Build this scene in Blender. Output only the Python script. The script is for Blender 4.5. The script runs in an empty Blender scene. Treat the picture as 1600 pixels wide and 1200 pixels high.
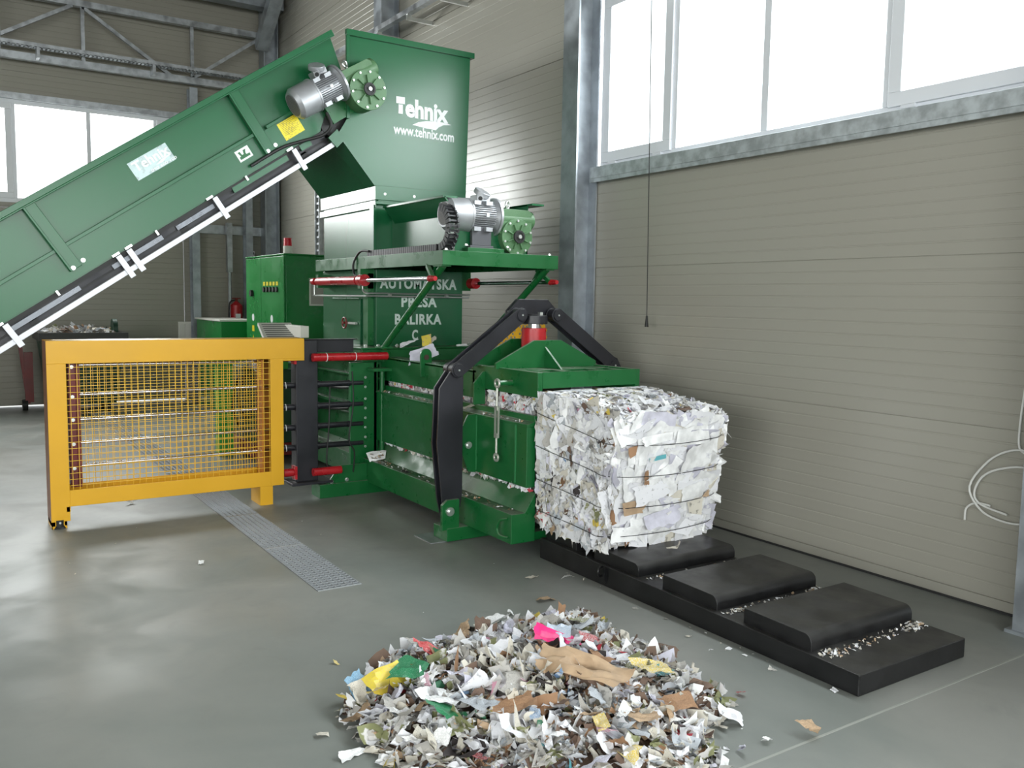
import bpy, math, random
from mathutils import Vector, Matrix, noise
random.seed(7)
sc = bpy.context.scene
COL = sc.collection
R = math.radians

# ------------------------------------------------------------ materials
MATS = {}
def mat(name, col, rough=.5, metal=0., spec=.5, noise_amt=0., noise_scale=6., dust=0., bump=0., bump_scale=40., coat=0., alt=None, alt_scale=20., alt_pos=(.45, .6)):
    if name in MATS: return MATS[name]
    m = bpy.data.materials.new(name); m.use_nodes = True
    nt = m.node_tree; N = nt.nodes; L = nt.links
    b = N['Principled BSDF']
    b.inputs['Roughness'].default_value = rough
    b.inputs['Metallic'].default_value = metal
    b.inputs['Specular IOR Level'].default_value = spec
    b.inputs['Coat Weight'].default_value = coat
    rgb = N.new('ShaderNodeRGB'); rgb.outputs[0].default_value = (*col, 1)
    cur = rgb.outputs[0]
    tc = N.new('ShaderNodeTexCoord')
    def mixc(fac, a, bcol, blend='MIX'):
        mx = N.new('ShaderNodeMix'); mx.data_type = 'RGBA'; mx.blend_type = blend
        if hasattr(fac, 'links') or not isinstance(fac, float): L.new(fac, mx.inputs[0])
        else: mx.inputs[0].default_value = fac
        L.new(a, mx.inputs[6])
        if isinstance(bcol, tuple): mx.inputs[7].default_value = (*bcol, 1)
        else: L.new(bcol, mx.inputs[7])
        return mx.outputs[2]
    def nz(scale, detail=4, lo=.3, hi=.7):
        n = N.new('ShaderNodeTexNoise'); n.inputs['Scale'].default_value = scale; n.inputs['Detail'].default_value = detail
        L.new(tc.outputs['Object'], n.inputs['Vector'])
        r = N.new('ShaderNodeMapRange'); r.interpolation_type = 'SMOOTHSTEP'; r.inputs[1].default_value = lo; r.inputs[2].default_value = hi
        L.new(n.outputs[0], r.inputs[0]); return r.outputs[0]
    if alt:
        cur = mixc(nz(alt_scale, 3, *alt_pos), cur, alt)
    if noise_amt:
        r = nz(noise_scale)
        mp = N.new('ShaderNodeMapRange'); mp.inputs[3].default_value = 1 - noise_amt; mp.inputs[4].default_value = 1 + noise_amt
        L.new(r, mp.inputs[0])
        cc = N.new('ShaderNodeCombineColor')
        for i in range(3): L.new(mp.outputs[0], cc.inputs[i])
        cur = mixc(1.0, cur, cc.outputs[0], 'MULTIPLY')
        rr = N.new('ShaderNodeMapRange'); rr.inputs[3].default_value = max(.05, rough - .08); rr.inputs[4].default_value = rough + .1
        L.new(r, rr.inputs[0]); L.new(rr.outputs[0], b.inputs['Roughness'])
    if dust:
        g = N.new('ShaderNodeNewGeometry'); s = N.new('ShaderNodeSeparateXYZ'); L.new(g.outputs['Normal'], s.inputs[0])
        r = N.new('ShaderNodeMapRange'); r.inputs[1].default_value = .35; r.inputs[2].default_value = .95; L.new(s.outputs[2], r.inputs[0])
        mm = N.new('ShaderNodeMath'); mm.operation = 'MULTIPLY'; L.new(r.outputs[0], mm.inputs[0]); L.new(nz(5, 5, .25, .65), mm.inputs[1])
        m2 = N.new('ShaderNodeMath'); m2.operation = 'MULTIPLY'; L.new(mm.outputs[0], m2.inputs[0]); m2.inputs[1].default_value = dust
        cur = mixc(m2.outputs[0], cur, (.33, .32, .28))
    L.new(cur, b.inputs['Base Color'])
    if bump:
        n = N.new('ShaderNodeTexNoise'); n.inputs['Scale'].default_value = bump_scale; n.inputs['Detail'].default_value = 5
        L.new(tc.outputs['Object'], n.inputs['Vector'])
        bp = N.new('ShaderNodeBump'); bp.inputs['Strength'].default_value = bump; bp.inputs['Distance'].default_value = .01
        L.new(n.outputs[0], bp.inputs['Height']); L.new(bp.outputs[0], b.inputs['Normal'])
    MATS[name] = m
    return m

GREEN = mat('green_paint', (.005, .112, .026), .34, noise_amt=.04, noise_scale=9, dust=.55, bump=.03, bump_scale=25)
GREEN_SMOOTH = mat('green_sheet_paint', (.008, .108, .038), .27, dust=.3)
GREEN_CAB = mat('green_cabinet_paint', (.004, .20, .035), .3, noise_amt=.06, noise_scale=2, dust=.3)
GREEN_GEAR = mat('gearbox_green', (.085, .19, .085), .42, noise_amt=.1, bump=.15, bump_scale=120)
GREEN_LIGHT = mat('bright_green_paint', (.05, .33, .05), .4, noise_amt=.08)
BLACK = mat('black_paint', (.012, .012, .017), .42, noise_amt=.2, noise_scale=4, dust=.10)
BLACK_BED = mat('black_bed_paint', (.010, .010, .011), .38, noise_amt=.25, noise_scale=7, dust=.07, bump=.06, bump_scale=30)
RUBBER = mat('black_rubber', (.012, .012, .012), .55)
YELLOW = mat('yellow_paint', (.66, .345, .008), .38, noise_amt=.05, noise_scale=2)
YELLOW_WIRE = mat('yellow_wire_paint', (.72, .42, .02), .45)
RED = mat('red_paint', (.42, .012, .018), .3, noise_amt=.12)
DARK_RED = mat('dark_red_paint', (.16, .016, .014), .4, noise_amt=.15)
CHROME = mat('chrome_rod', (.75, .75, .78), .12, 1.)
STEEL = mat('galvanised_steel', (.42, .44, .46), .42, .85, noise_amt=.22, noise_scale=9)
COLST = mat('galvanised_column_steel', (.36, .39, .42), .45, .6, noise_amt=.2, noise_scale=6)
ZINC = mat('zinc_bolt', (.72, .74, .72), .3, .9)
ALU = mat('grey_motor_casting', (.42, .43, .45), .38, .55, noise_amt=.08)
ALU_RAIL = mat('aluminium_rail', (.66, .67, .71), .4, .3)
WHITE_P = mat('white_painted_steel', (.75, .74, .68), .4)
DEC_W = mat('white_lettering', (.82, .84, .84), .5)
DEC_G = mat('silver_sticker', (.42, .52, .52), .3, .3, noise_amt=.2, noise_scale=12)
DEC_Y = mat('yellow_sticker', (.80, .66, .02), .4, alt=(.52, .42, .03), alt_scale=70, alt_pos=(.55, .62))
PVC = mat('window_frame_plastic', (.78, .80, .84), .35)
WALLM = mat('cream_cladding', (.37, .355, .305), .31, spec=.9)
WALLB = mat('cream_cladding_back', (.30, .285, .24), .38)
CEIL = mat('roof_sheet', (.11, .10, .085), .6)
DARKGREEN_BIN = mat('dark_green_plastic', (.012, .05, .03), .5, noise_amt=.15)
TRENCH = mat('dark_trench', (.03, .03, .03), .8)
WIRE = mat('baling_wire', (.03, .03, .03), .4, .6)
LAMP_RED = mat('red_lens', (.7, .01, .03), .25)
WHITE_CABLE = mat('white_cable', (.78, .78, .75), .45)
GREY_PANEL = mat('grey_vent_panel', (.42, .40, .36), .6)

def floor_mat():
    m = bpy.data.materials.new('polished_concrete'); m.use_nodes = True
    nt = m.node_tree; N = nt.nodes; L = nt.links; b = N['Principled BSDF']
    tc = N.new('ShaderNodeTexCoord')
    def nz(scale, det, lo, hi, dist=0., vec=None, rough=.55):
        n = N.new('ShaderNodeTexNoise'); n.inputs['Scale'].default_value = scale; n.inputs['Detail'].default_value = det
        n.inputs['Distortion'].default_value = dist; n.inputs['Roughness'].default_value = rough
        L.new(vec or tc.outputs['Object'], n.inputs['Vector'])
        r = N.new('ShaderNodeMapRange'); r.interpolation_type = 'SMOOTHSTEP'; r.inputs[1].default_value = lo; r.inputs[2].default_value = hi
        L.new(n.outputs[0], r.inputs[0]); return r.outputs[0]
    def mix(f, a, c):
        mx = N.new('ShaderNodeMix'); mx.data_type = 'RGBA'; L.new(f, mx.inputs[0])
        if isinstance(a, tuple): mx.inputs[6].default_value = (*a, 1)
        else: L.new(a, mx.inputs[6])
        mx.inputs[7].default_value = (*c, 1); return mx.outputs[2]
    def mul(a, k):
        q = N.new('ShaderNodeMath'); q.operation = 'MULTIPLY'; L.new(a, q.inputs[0])
        if isinstance(k, float): q.inputs[1].default_value = k
        else: L.new(k, q.inputs[1])
        return q.outputs[0]
    c = mix(nz(.55, 5, .35, .68, .6), (.205, .223, .208), (.285, .287, .265))
    c = mix(mul(nz(3.5, 8, .50, .80, 1.2), .4), c, (.20, .21, .195))
    # brownish dusty zone round the guard
    mp = N.new('ShaderNodeMapping'); mp.inputs['Location'].default_value = (6.1, -1.5, 0); L.new(tc.outputs['Object'], mp.inputs[0])
    ln = N.new('ShaderNodeVectorMath'); ln.operation = 'LENGTH'; L.new(mp.outputs[0], ln.inputs[0])
    rr = N.new('ShaderNodeMapRange'); rr.inputs[1].default_value = 2.2; rr.inputs[2].default_value = .3; L.new(ln.outputs['Value'], rr.inputs[0])
    c = mix(mul(rr.outputs[0], .55), c, (.26, .235, .20))
    # dark smear in front of the guard: stretched noise
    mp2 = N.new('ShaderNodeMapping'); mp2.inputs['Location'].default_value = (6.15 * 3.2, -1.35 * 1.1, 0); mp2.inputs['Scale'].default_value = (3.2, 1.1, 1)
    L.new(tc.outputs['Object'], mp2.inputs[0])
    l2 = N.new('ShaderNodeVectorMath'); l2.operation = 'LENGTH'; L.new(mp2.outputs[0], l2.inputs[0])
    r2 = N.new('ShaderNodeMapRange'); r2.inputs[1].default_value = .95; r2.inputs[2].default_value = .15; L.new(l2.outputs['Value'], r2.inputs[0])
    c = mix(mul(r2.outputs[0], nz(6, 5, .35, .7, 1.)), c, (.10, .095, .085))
    # pale worn patches bottom left
    mp3 = N.new('ShaderNodeMapping'); mp3.inputs['Location'].default_value = (4.55, -.75, 0); L.new(tc.outputs['Object'], mp3.inputs[0])
    l3 = N.new('ShaderNodeVectorMath'); l3.operation = 'LENGTH'; L.new(mp3.outputs[0], l3.inputs[0])
    r3 = N.new('ShaderNodeMapRange'); r3.inputs[1].default_value = 1.3; r3.inputs[2].default_value = .2; L.new(l3.outputs['Value'], r3.inputs[0])
    c = mix(mul(r3.outputs[0], mul(nz(9, 8, .5, .72, .5), .6)), c, (.42, .41, .38))
    L.new(c, b.inputs['Base Color'])
    rg = N.new('ShaderNodeMapRange'); rg.inputs[3].default_value = .36; rg.inputs[4].default_value = .52
    L.new(nz(2.2, 6, .35, .7, .5), rg.inputs[0]); L.new(rg.outputs[0], b.inputs['Roughness'])
    b.inputs['Specular IOR Level'].default_value = .36
    bp = N.new('ShaderNodeBump'); bp.inputs['Strength'].default_value = .03; bp.inputs['Distance'].default_value = .01
    L.new(nz(14, 6, 0, 1), bp.inputs['Height']); L.new(bp.outputs[0], b.inputs['Normal'])
    return m
FLOORM = floor_mat()

def glass_mat():
    m = bpy.data.materials.new('window_glass'); m.use_nodes = True
    nt = m.node_tree; N = nt.nodes; L = nt.links
    N.remove(N['Principled BSDF'])
    t = N.new('ShaderNodeBsdfTransparent'); t.inputs[0].default_value = (.93, .95, .95, 1)
    g = N.new('ShaderNodeBsdfGlossy'); g.inputs['Roughness'].default_value = .03
    lw = N.new('ShaderNodeLayerWeight'); lw.inputs[0].default_value = .5
    pw = N.new('ShaderNodeMath'); pw.operation = 'POWER'; L.new(lw.outputs['Facing'], pw.inputs[0]); pw.inputs[1].default_value = 5
    f = N.new('ShaderNodeMath'); f.operation = 'MULTIPLY_ADD'; L.new(pw.outputs[0], f.inputs[0]); f.inputs[1].default_value = .8; f.inputs[2].default_value = .04
    x = N.new('ShaderNodeMixShader'); L.new(f.outputs[0], x.inputs[0]); L.new(t.outputs[0], x.inputs[1]); L.new(g.outputs[0], x.inputs[2])
    L.new(x.outputs[0], N['Material Output'].inputs[0])
    return m
GLASS = glass_mat()

# ------------------------------------------------------------ mesh builder
class MB:
    def __init__(self): self.v = []; self.f = []; self.mi = []; self.cur = 0
    def add(self, vs, fs):
        o = len(self.v); self.v += [Vector(p) for p in vs]
        for f in fs: self.f.append([i + o for i in f]); self.mi.append(self.cur)
        return self
    def box(self, x0, x1, y0, y1, z0, z1):
        vs = [(x, y, z) for x in (x0, x1) for y in (y0, y1) for z in (z0, z1)]
        return self.add(vs, [(0, 1, 3, 2), (4, 6, 7, 5), (0, 4, 5, 1), (2, 3, 7, 6), (0, 2, 6, 4), (1, 5, 7, 3)])
    def prism(self, pts, a0, a1, axis='x'):
        n = len(pts)
        def P(p, a):
            return (a, p[0], p[1]) if axis == 'x' else ((p[0], a, p[1]) if axis == 'y' else (p[0], p[1], a))
        vs = [P(p, a0) for p in pts] + [P(p, a1) for p in pts]
        fs = [tuple(range(n))[::-1], tuple(range(n, 2 * n))] + [(i, (i + 1) % n, n + (i + 1) % n, n + i) for i in range(n)]
        return self.add(vs, fs)
    def cyl(self, a, b, r, seg=16, r2=None, caps=True):
        a = Vector(a); b = Vector(b); d = (b - a).normalized(); r2 = r if r2 is None else r2
        u = d.orthogonal().normalized(); w = d.cross(u)
        vs = []
        for c, rr in ((a, r), (b, r2)):
            for i in range(seg):
                t = 2 * math.pi * i / seg; vs.append(c + (u * math.cos(t) + w * math.sin(t)) * rr)
        fs = [(i, (i + 1) % seg, seg + (i + 1) % seg, seg + i) for i in range(seg)]
        if caps: fs += [tuple(range(seg))[::-1], tuple(range(seg, 2 * seg))]
        return self.add(vs, fs)
    def ring(self, a, b, r0, r1, seg=24):
        a = Vector(a); b = Vector(b); d = (b - a).normalized(); u = d.orthogonal().normalized(); w = d.cross(u)
        vs = []
        for c in (a, b):
            for rr in (r0, r1):
                for i in range(seg):
                    t = 2 * math.pi * i / seg; vs.append(c + (u * math.cos(t) + w * math.sin(t)) * rr)
        fs = []
        for i in range(seg):
            j = (i + 1) % seg
            fs += [(i, seg + i, seg + j, j), (2 * seg + i, 2 * seg + j, 3 * seg + j, 3 * seg + i), (seg + i, 3 * seg + i, 3 * seg + j, seg + j), (i, j, 2 * seg + j, 2 * seg + i)]
        return self.add(vs, fs)
    def torus(self, c, ax, R0, r, seg=20, sg=8):
        c = Vector(c); ax = Vector(ax).normalized(); u = ax.orthogonal().normalized(); w = ax.cross(u); vs = []; fs = []
        for i in range(seg):
            t = 2 * math.pi * i / seg; e = u * math.cos(t) + w * math.sin(t)
            for j in range(sg):
                s = 2 * math.pi * j / sg; vs.append(c + e * (R0 + r * math.cos(s)) + ax * r * math.sin(s))
        for i in range(seg):
            for j in range(sg):
                fs.append((i * sg + j, ((i + 1) % seg) * sg + j, ((i + 1) % seg) * sg + (j + 1) % sg, i * sg + (j + 1) % sg))
        return self.add(vs, fs)
    def tube(self, pts, r, seg=8, smooth=4):
        P = [Vector(p) for p in pts]
        if smooth and len(P) > 2:
            Q = []
            for i in range(len(P) - 1):
                p0 = P[max(i - 1, 0)]; p1 = P[i]; p2 = P[i + 1]; p3 = P[min(i + 2, len(P) - 1)]
                for k in range(smooth):
                    t = k / smooth
                    Q.append(.5 * ((2 * p1) + (p2 - p0) * t + (2 * p0 - 5 * p1 + 4 * p2 - p3) * t * t + (3 * p1 - p0 - 3 * p2 + p3) * t ** 3))
            Q.append(P[-1]); P = Q
        n = len(P); vs = []; fs = []; u = None
        for i in range(n):
            d = (P[min(i + 1, n - 1)] - P[max(i - 1, 0)]).normalized()
            if u is None: u = d.orthogonal().normalized()
            else:
                u = (u - d * u.dot(d)); u = u.normalized() if u.length > 1e-6 else d.orthogonal().normalized()
            w = d.cross(u)
            for j in range(seg):
                t = 2 * math.pi * j / seg; vs.append(P[i] + (u * math.cos(t) + w * math.sin(t)) * r)
        for i in range(n - 1):
            for j in range(seg):
                fs.append((i * seg + j, i * seg + (j + 1) % seg, (i + 1) * seg + (j + 1) % seg, (i + 1) * seg + j))
        fs += [tuple(range(seg))[::-1], tuple(range((n - 1) * seg, n * seg))]
        return self.add(vs, fs)
    def bar(self, a, b, w, h, up=(0, 0, 1)):
        a = Vector(a); b = Vector(b); d = (b - a).normalized(); up = Vector(up); s = d.cross(up).normalized(); t = s.cross(d)
        vs = [c + s * (w / 2 * i) + t * (h / 2 * j) for c in (a, b) for i, j in ((-1, -1), (1, -1), (1, 1), (-1, 1))]
        return self.add(vs, [(3, 2, 1, 0), (4, 5, 6, 7), (0, 1, 5, 4), (1, 2, 6, 5), (2, 3, 7, 6), (3, 0, 4, 7)])
    def xf(self, M):
        self.v = [M @ p for p in self.v]; return self
    def build(self, name, m, parent=None, bevel=0., smooth=True, root=None, fix=True):
        me = bpy.data.meshes.new(name)
        o = bpy.data.objects.new(name, me); COL.objects.link(o)
        off = Vector((0, 0, 0))
        if parent is not None:
            o.parent = parent; p = parent
            while p is not None: off += p.location; p = p.parent
        else:
            if self.v:
                xs = [p.x for p in self.v]; ys = [p.y for p in self.v]; zs = [p.z for p in self.v]
                off = Vector(((min(xs) + max(xs)) / 2, (min(ys) + max(ys)) / 2, min(zs))); o.location = off
        me.from_pydata([p - off for p in self.v], [], self.f)
        ms = m if isinstance(m, (list, tuple)) else [m]
        for q in ms: me.materials.append(q)
        if len(ms) > 1:
            for i, p in enumerate(me.polygons): p.material_index = self.mi[i]
        me.validate()
        if fix:
            import bmesh
            bm = bmesh.new(); bm.from_mesh(me); bmesh.ops.recalc_face_normals(bm, faces=bm.faces); bm.to_mesh(me); bm.free()
        if smooth:
            me.shade_smooth(); me.set_sharp_from_angle(angle=R(35))
        if bevel:
            md = o.modifiers.new('bevel', 'BEVEL'); md.width = bevel; md.segments = 2; md.limit_method = 'ANGLE'; md.angle_limit = R(40)
            md.harden_normals = True
        return o

def tag(o, label=None, cat=None, group=None, kind=None):
    if label: o['label'] = label
    if cat: o['category'] = cat
    if group: o['group'] = group
    if kind: o['kind'] = kind
    return o
def thing(name, loc, label, cat, group=None, kind=None):
    o = bpy.data.objects.new(name, None); COL.objects.link(o); o.location = loc; o.empty_display_size = .1
    return tag(o, label, cat, group, kind)
def struct(o): o['kind'] = 'structure'; return o
def copy_tree(o, parent=None, loc=None):
    c = o.copy(); COL.objects.link(c); c.parent = parent
    if loc is not None: c.location = loc
    for ch in list(o.children): copy_tree(ch, c)
    return c
def bolts(name, pts, r, l, axis, parent, m=None, head=6):
    out = []
    for p in pts:
        b = MB(); p = Vector(p); a = Vector(axis)
        b.cyl(p, p + a * l, r, head); b.cyl(p, p + a * l * .3, r * 1.5, 14)
        out.append(b.build(name, m or ZINC, parent))
    return out
def text_mesh(s, height, bold=0., width=1., name='lettering', body='CENTER', space=1.):
    cu = bpy.data.curves.new('t', 'FONT'); cu.body = s; cu.size = 1.; cu.offset = bold; cu.extrude = .002; cu.space_character = space
    cu.resolution_u = 3
    o = bpy.data.objects.new('t', cu); COL.objects.link(o)
    bpy.context.view_layer.update()
    me = bpy.data.meshes.new_from_object(o.evaluated_get(bpy.context.evaluated_depsgraph_get()))
    vs = [v.co.copy() for v in me.vertices]; fs = [list(p.vertices) for p in me.polygons]
    bpy.data.objects.remove(o); bpy.data.curves.remove(cu); bpy.data.meshes.remove(me)
    x0 = min(v.x for v in vs); x1 = max(v.x for v in vs)
    return vs, fs, x0, x1
def put_text(mb, s, org, ud, vd, length, height, bold=0.02, space=1.):
    """text whose baseline starts at org, running along ud for length; cap height height; extruded along normal"""
    vs, fs, x0, x1 = text_mesh(s, 1, bold, space=space)
    ud = Vector(ud).normalized(); vd = Vector(vd).normalized(); n = ud.cross(vd)
    org = Vector(org); k = length / (x1 - x0); kh = height / .70
    mb.add([org + ud * ((v.x - x0) * k) + vd * (v.y * kh) + n * (v.z * .6) for v in vs], fs)

# ------------------------------------------------------------ camera
f, yaw, pit, rol = 1368.39, R(146.594), R(-5.4054), R(.935)
fw = Vector((math.cos(yaw) * math.cos(pit), math.sin(yaw) * math.cos(pit), math.sin(pit)))
r_ = fw.cross(Vector((0, 0, 1))).normalized(); u_ = r_.cross(fw)
r2 = r_ * math.cos(rol) + u_ * math.sin(rol); u2 = -r_ * math.sin(rol) + u_ * math.cos(rol)
cd = bpy.data.cameras.new('camera'); cam = bpy.data.objects.new('camera', cd); COL.objects.link(cam)
cd.sensor_width = 36; cd.lens = 36 * f / 1600; cd.clip_start = .05; cd.clip_end = 200
M = Matrix((r2, u2, -fw)).transposed().to_4x4(); M.translation = Vector((0, 0, 1.7)); cam.matrix_world = M
sc.camera = cam

# ------------------------------------------------------------ setting
XB = -14.9; XF = 7.0; YR = 4.94; YL = -9.0; ZC = 6.7
# floor with a drain slot
GX0, GX1, GY0, GY1 = -13.75, -4.75, 1.80, 2.08
fl = MB()
for (x0, x1, y0, y1) in ((XB - .5, XF + .3, YL - .3, GY0), (XB - .5, XF + .3, GY1, YR + .3), (XB - .5, GX0, GY0, GY1), (GX1, XF + .3, GY0, GY1)):
    fl.add([(x0, y0, 0), (x1, y0, 0), (x1, y1, 0), (x0, y1, 0)], [(0, 1, 2, 3)])
struct(fl.build('floor', FLOORM, smooth=False))
tr = MB(); tr.add([(GX0, GY0, 0), (GX1, GY0, 0), (GX1, GY1, 0), (GX0, GY1, 0), (GX0, GY0, -.12), (GX1, GY0, -.12), (GX1, GY1, -.12), (GX0, GY1, -.12)],
                  [(4, 5, 6, 7), (0, 1, 5, 4), (1, 2, 6, 5), (2, 3, 7, 6), (3, 0, 4, 7)])
struct(tr.build('trim_1', TRENCH, smooth=False, fix=False))
# pale sealed joints in the slab
jm = mat('joint_sealant', (.33, .34, .31), .6)
j = MB(); j.bar((-1.95, 2.62, .0005), (-2.75, 1.2, .0005), .012, .001)
j.bar((-2.02, 3.2, .0005), (-1.2, 1.5, .0005), .0, .001) if False else None
j2 = MB(); j2.box(-2.10, -2.088, -2.0, 4.6, .0, .001); struct(j2.build('trim_2', jm, smooth=False))
ceil = MB()
ceil.box(XB - .3, XF + .3, YL - .3, YR + .3, ZC, ZC + .12)
for i in range(22):
    x = XB + .6 + i; ceil.box(x, x + .08, YL, YR, ZC - .05, ZC)
struct(ceil.build('ceiling', CEIL, smooth=False))

def clad(name, m, a0, a1, z0, z1, axis, plane, out, panel=.965, base=.075, n=12):
    """grooved sandwich panel wall, extruded along axis, grooves modelled"""
    prof = []
    p = panel / n; k0 = int((z0 - base) / p) - 1; z = base + k0 * p
    prof.append((0, z0))
    idx = k0
    while z < z1:
        seam = (idx % n == 0); w = .010 if seam else .007; d = .012 if seam else .0028
        if z - w > z0 and z + w < z1:
            prof += [(0, z - w), (d, z - (w * .45)), (d, z + (w * .45)), (0, z + w)] if not seam else [(0, z - w * .45), (d, z - w * .35), (d, z + w * .35), (0, z + w * .45)]
        z += p; idx += 1
    prof += [(0, z1)]
    mb = MB()
    def P(d, z, a):
        q = plane + out * d
        return (a, q, z) if axis == 'x' else (q, a, z)
    n_ = len(prof)
    mb.add([P(d, z, a0) for d, z in prof] + [P(d, z, a1) for d, z in prof], [(i, i + 1, n_ + i + 1, n_ + i) for i in range(n_ - 1)])
    t = .14
    lo, hi = sorted((plane + out * .013, plane + out * t))
    if axis == 'x': mb.box(a0, a1, lo, hi, z0, z1)
    else: mb.box(lo, hi, a0, a1, z0, z1)
    return mb
# right wall: full behind X=-6.35, below and above the window bands elsewhere
WZ0, WZ1 = 2.86, 4.34
wr = clad('w', WALLM, XB, -6.3, 0.012, ZC, 'x', YR, 1)
for m_ in (clad('w', WALLM, -6.3, XF, 0.012, WZ0, 'x', YR, 1), clad('w', WALLM, -6.3, XF, WZ1, ZC, 'x', YR, 1)):
    wr.add(m_.v, m_.f)
struct(wr.build('wall_right', WALLM, smooth=False))
# back wall with a door opening and a window band
DY0, DY1, DZ = -2.2, 3.42, 2.95
BWZ0, BWZ1 = 3.02, 4.50
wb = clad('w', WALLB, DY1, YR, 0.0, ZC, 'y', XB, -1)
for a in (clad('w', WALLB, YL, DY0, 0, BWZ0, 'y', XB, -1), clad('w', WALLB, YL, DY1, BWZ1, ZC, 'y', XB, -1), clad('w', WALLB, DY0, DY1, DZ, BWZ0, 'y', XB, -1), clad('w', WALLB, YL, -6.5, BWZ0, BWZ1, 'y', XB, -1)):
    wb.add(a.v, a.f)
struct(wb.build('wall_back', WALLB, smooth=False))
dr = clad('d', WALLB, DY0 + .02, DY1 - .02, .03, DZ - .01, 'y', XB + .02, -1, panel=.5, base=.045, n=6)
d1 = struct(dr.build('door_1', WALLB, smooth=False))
# left and front walls with bands of glazing
wl = MB(); wl.box(XB, XF, YL - .15, YL, 0, 1.2); wl.box(XB, XF, YL - .15, YL, 4.4, ZC)
for x in (-1.5, 3, XF - .3): wl.box(x, x + .3, YL - .15, YL, 1.2, 4.4)
wl.box(XB, -1.5, YL - .15, YL, 1.2, 4.4)
struct(wl.build('wall_left', WALLM, smooth=False))
wf = MB(); wf.box(XF, XF + .15, YL, YR, 0, 1.0); wf.box(XF, XF + .15, YL, YR, 4.4, ZC)
for y in (YL, -4.5, 0, YR - .3): wf.box(XF, XF + .15, y, y + .3, 1.0, 4.4)
struct(wf.build('wall_front', WALLM, smooth=False))

WN = [0]
def glazing(axis, plane, inn, a0, a1, z0, z1, sashes, fr=.055, sash_w=.075, handle=True):
    """window band; sashes = list of (from, to, opening)"""
    WN[0] += 1
    def bx(mb, aa, ab, da, db, za, zb):
        lo, hi = sorted((plane + inn * da, plane + inn * db))
        if axis == 'x': mb.box(aa, ab, lo, hi, za, zb)
        else: mb.box(lo, hi, aa, ab, za, zb)
    cx = (a0 + a1) / 2
    w = thing('window_%d' % WN[0], (cx, plane, z0) if axis == 'x' else (plane, cx, z0), None, None, kind='structure')
    mb = MB(); d0, d1 = -.07, .0
    bx(mb, a0, a1, d0, d1, z0, z0 + fr); bx(mb, a0, a1, d0, d1, z1 - fr, z1)
    bx(mb, a0, a0 + fr, d0, d1, z0 + fr, z1 - fr); bx(mb, a1 - fr, a1, d0, d1, z0 + fr, z1 - fr)
    for i, (s0, s1, op) in enumerate(sashes[:-1]): bx(mb, s1 - .03, s1 + .03, d0, d1, z0 + fr, z1 - fr)
    mb.build('window_frame', PVC, w, bevel=.004)
    for i, (s0, s1, op) in enumerate(sashes):
        g0 = s0 + (fr if i == 0 else .03); g1 = s1 - (fr if i == len(sashes) - 1 else .03); za, zb = z0 + fr, z1 - fr
        if op:
            s = MB(); q = sash_w
            bx(s, g0 - .012, g1 + .012, -.02, .022, za - .012, za + q); bx(s, g0 - .012, g1 + .012, -.02, .022, zb - q, zb + .012)
            bx(s, g0 - .012, g0 + q, -.02, .022, za + q, zb - q); bx(s, g1 - q, g1 + .012, -.02, .022, za + q, zb - q)
            so = s.build('sash', PVC, w, bevel=.005)
            if handle:
                for hx in (g0 + .13, g1 - .13):
                    h = MB(); bx(h, hx - .05, hx + .05, .0, .03, z0 + .02, z0 + .042); h.build('hinge', PVC, so, bevel=.004)
            g0 += q; g1 -= q; za += q; zb -= q
        p = MB(); bx(p, g0 - .004, g1 + .004, -.04, -.034, za - .004, zb + .004); p.build('pane', GLASS, w, smooth=False)
    return w
# right wall bays
XR = [-6.16, -2.26, 1.64, 5.54]
for i in range(3):
    a = XR[i] + (.0 if i == 0 else .0); b = XR[i + 1]
    if i: a = XR[i] + .0
    s = [a + .02, a + .93, a + 1.84, a + 2.80, b - .02]
    glazing('x', YR, -1, a + .02, b - .02, WZ0 + .01, WZ1, [(s[0], s[1], 1), (s[1], s[2], 0), (s[2], s[3], 0), (s[3], s[4], 1)])
# back wall band
bs = [-6.5, -5.3, -4.3, -3.3, -2.3, -1.2, -.1, 1.06, 2.06, 3.02, 3.42]
glazing('y', XB, 1, -6.5, 3.42, BWZ0, BWZ1, [(bs[i], bs[i + 1], i % 3 == 0) for i in range(len(bs) - 1)], fr=.07, handle=False)
# left and front bands
for x0, x1 in ((-1.2, 3), (3.3, XF - .3)):
    glazing('x', YL, 1, x0, x1, 1.2, 4.4, [(x0, (x0 + x1) / 2, 0), ((x0 + x1) / 2, x1, 0)], handle=False)
for y0, y1 in ((YL + .3, -4.5), (-4.2, 0), (.3, YR - .3)):
    glazing('y', XF, -1, y0, y1, 1.0, 4.4, [(y0, (y0 + y1) / 2, 0), ((y0 + y1) / 2, y1, 0)], handle=False)
# galvanised sill channel under the right windows
sill = MB()
for x0, x1 in ((-6.16, -2.30), (-2.04, XF)):
    sill.box(x0, x1, YR - .10, YR, WZ0 - .085, WZ0 + .012); sill.box(x0, x1, YR - .10, YR - .088, WZ0 - .12, WZ0 - .085); 
struct(sill.build('trim_3', mat('sill_zinc', (.48, .52, .54), .42, .35, noise_amt=.22, noise_scale=14), bevel=.004))
hd = MB(); hd.box(XB, XB + .06, YL, DY1 + .1, BWZ1, BWZ1 + .09); struct(hd.build('trim_4', STEEL))
bt = MB(); bt.box(XB, XF, YR - .006, YR, 0, .014); struct(bt.build('baseboard_right', TRENCH, smooth=False))

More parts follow.
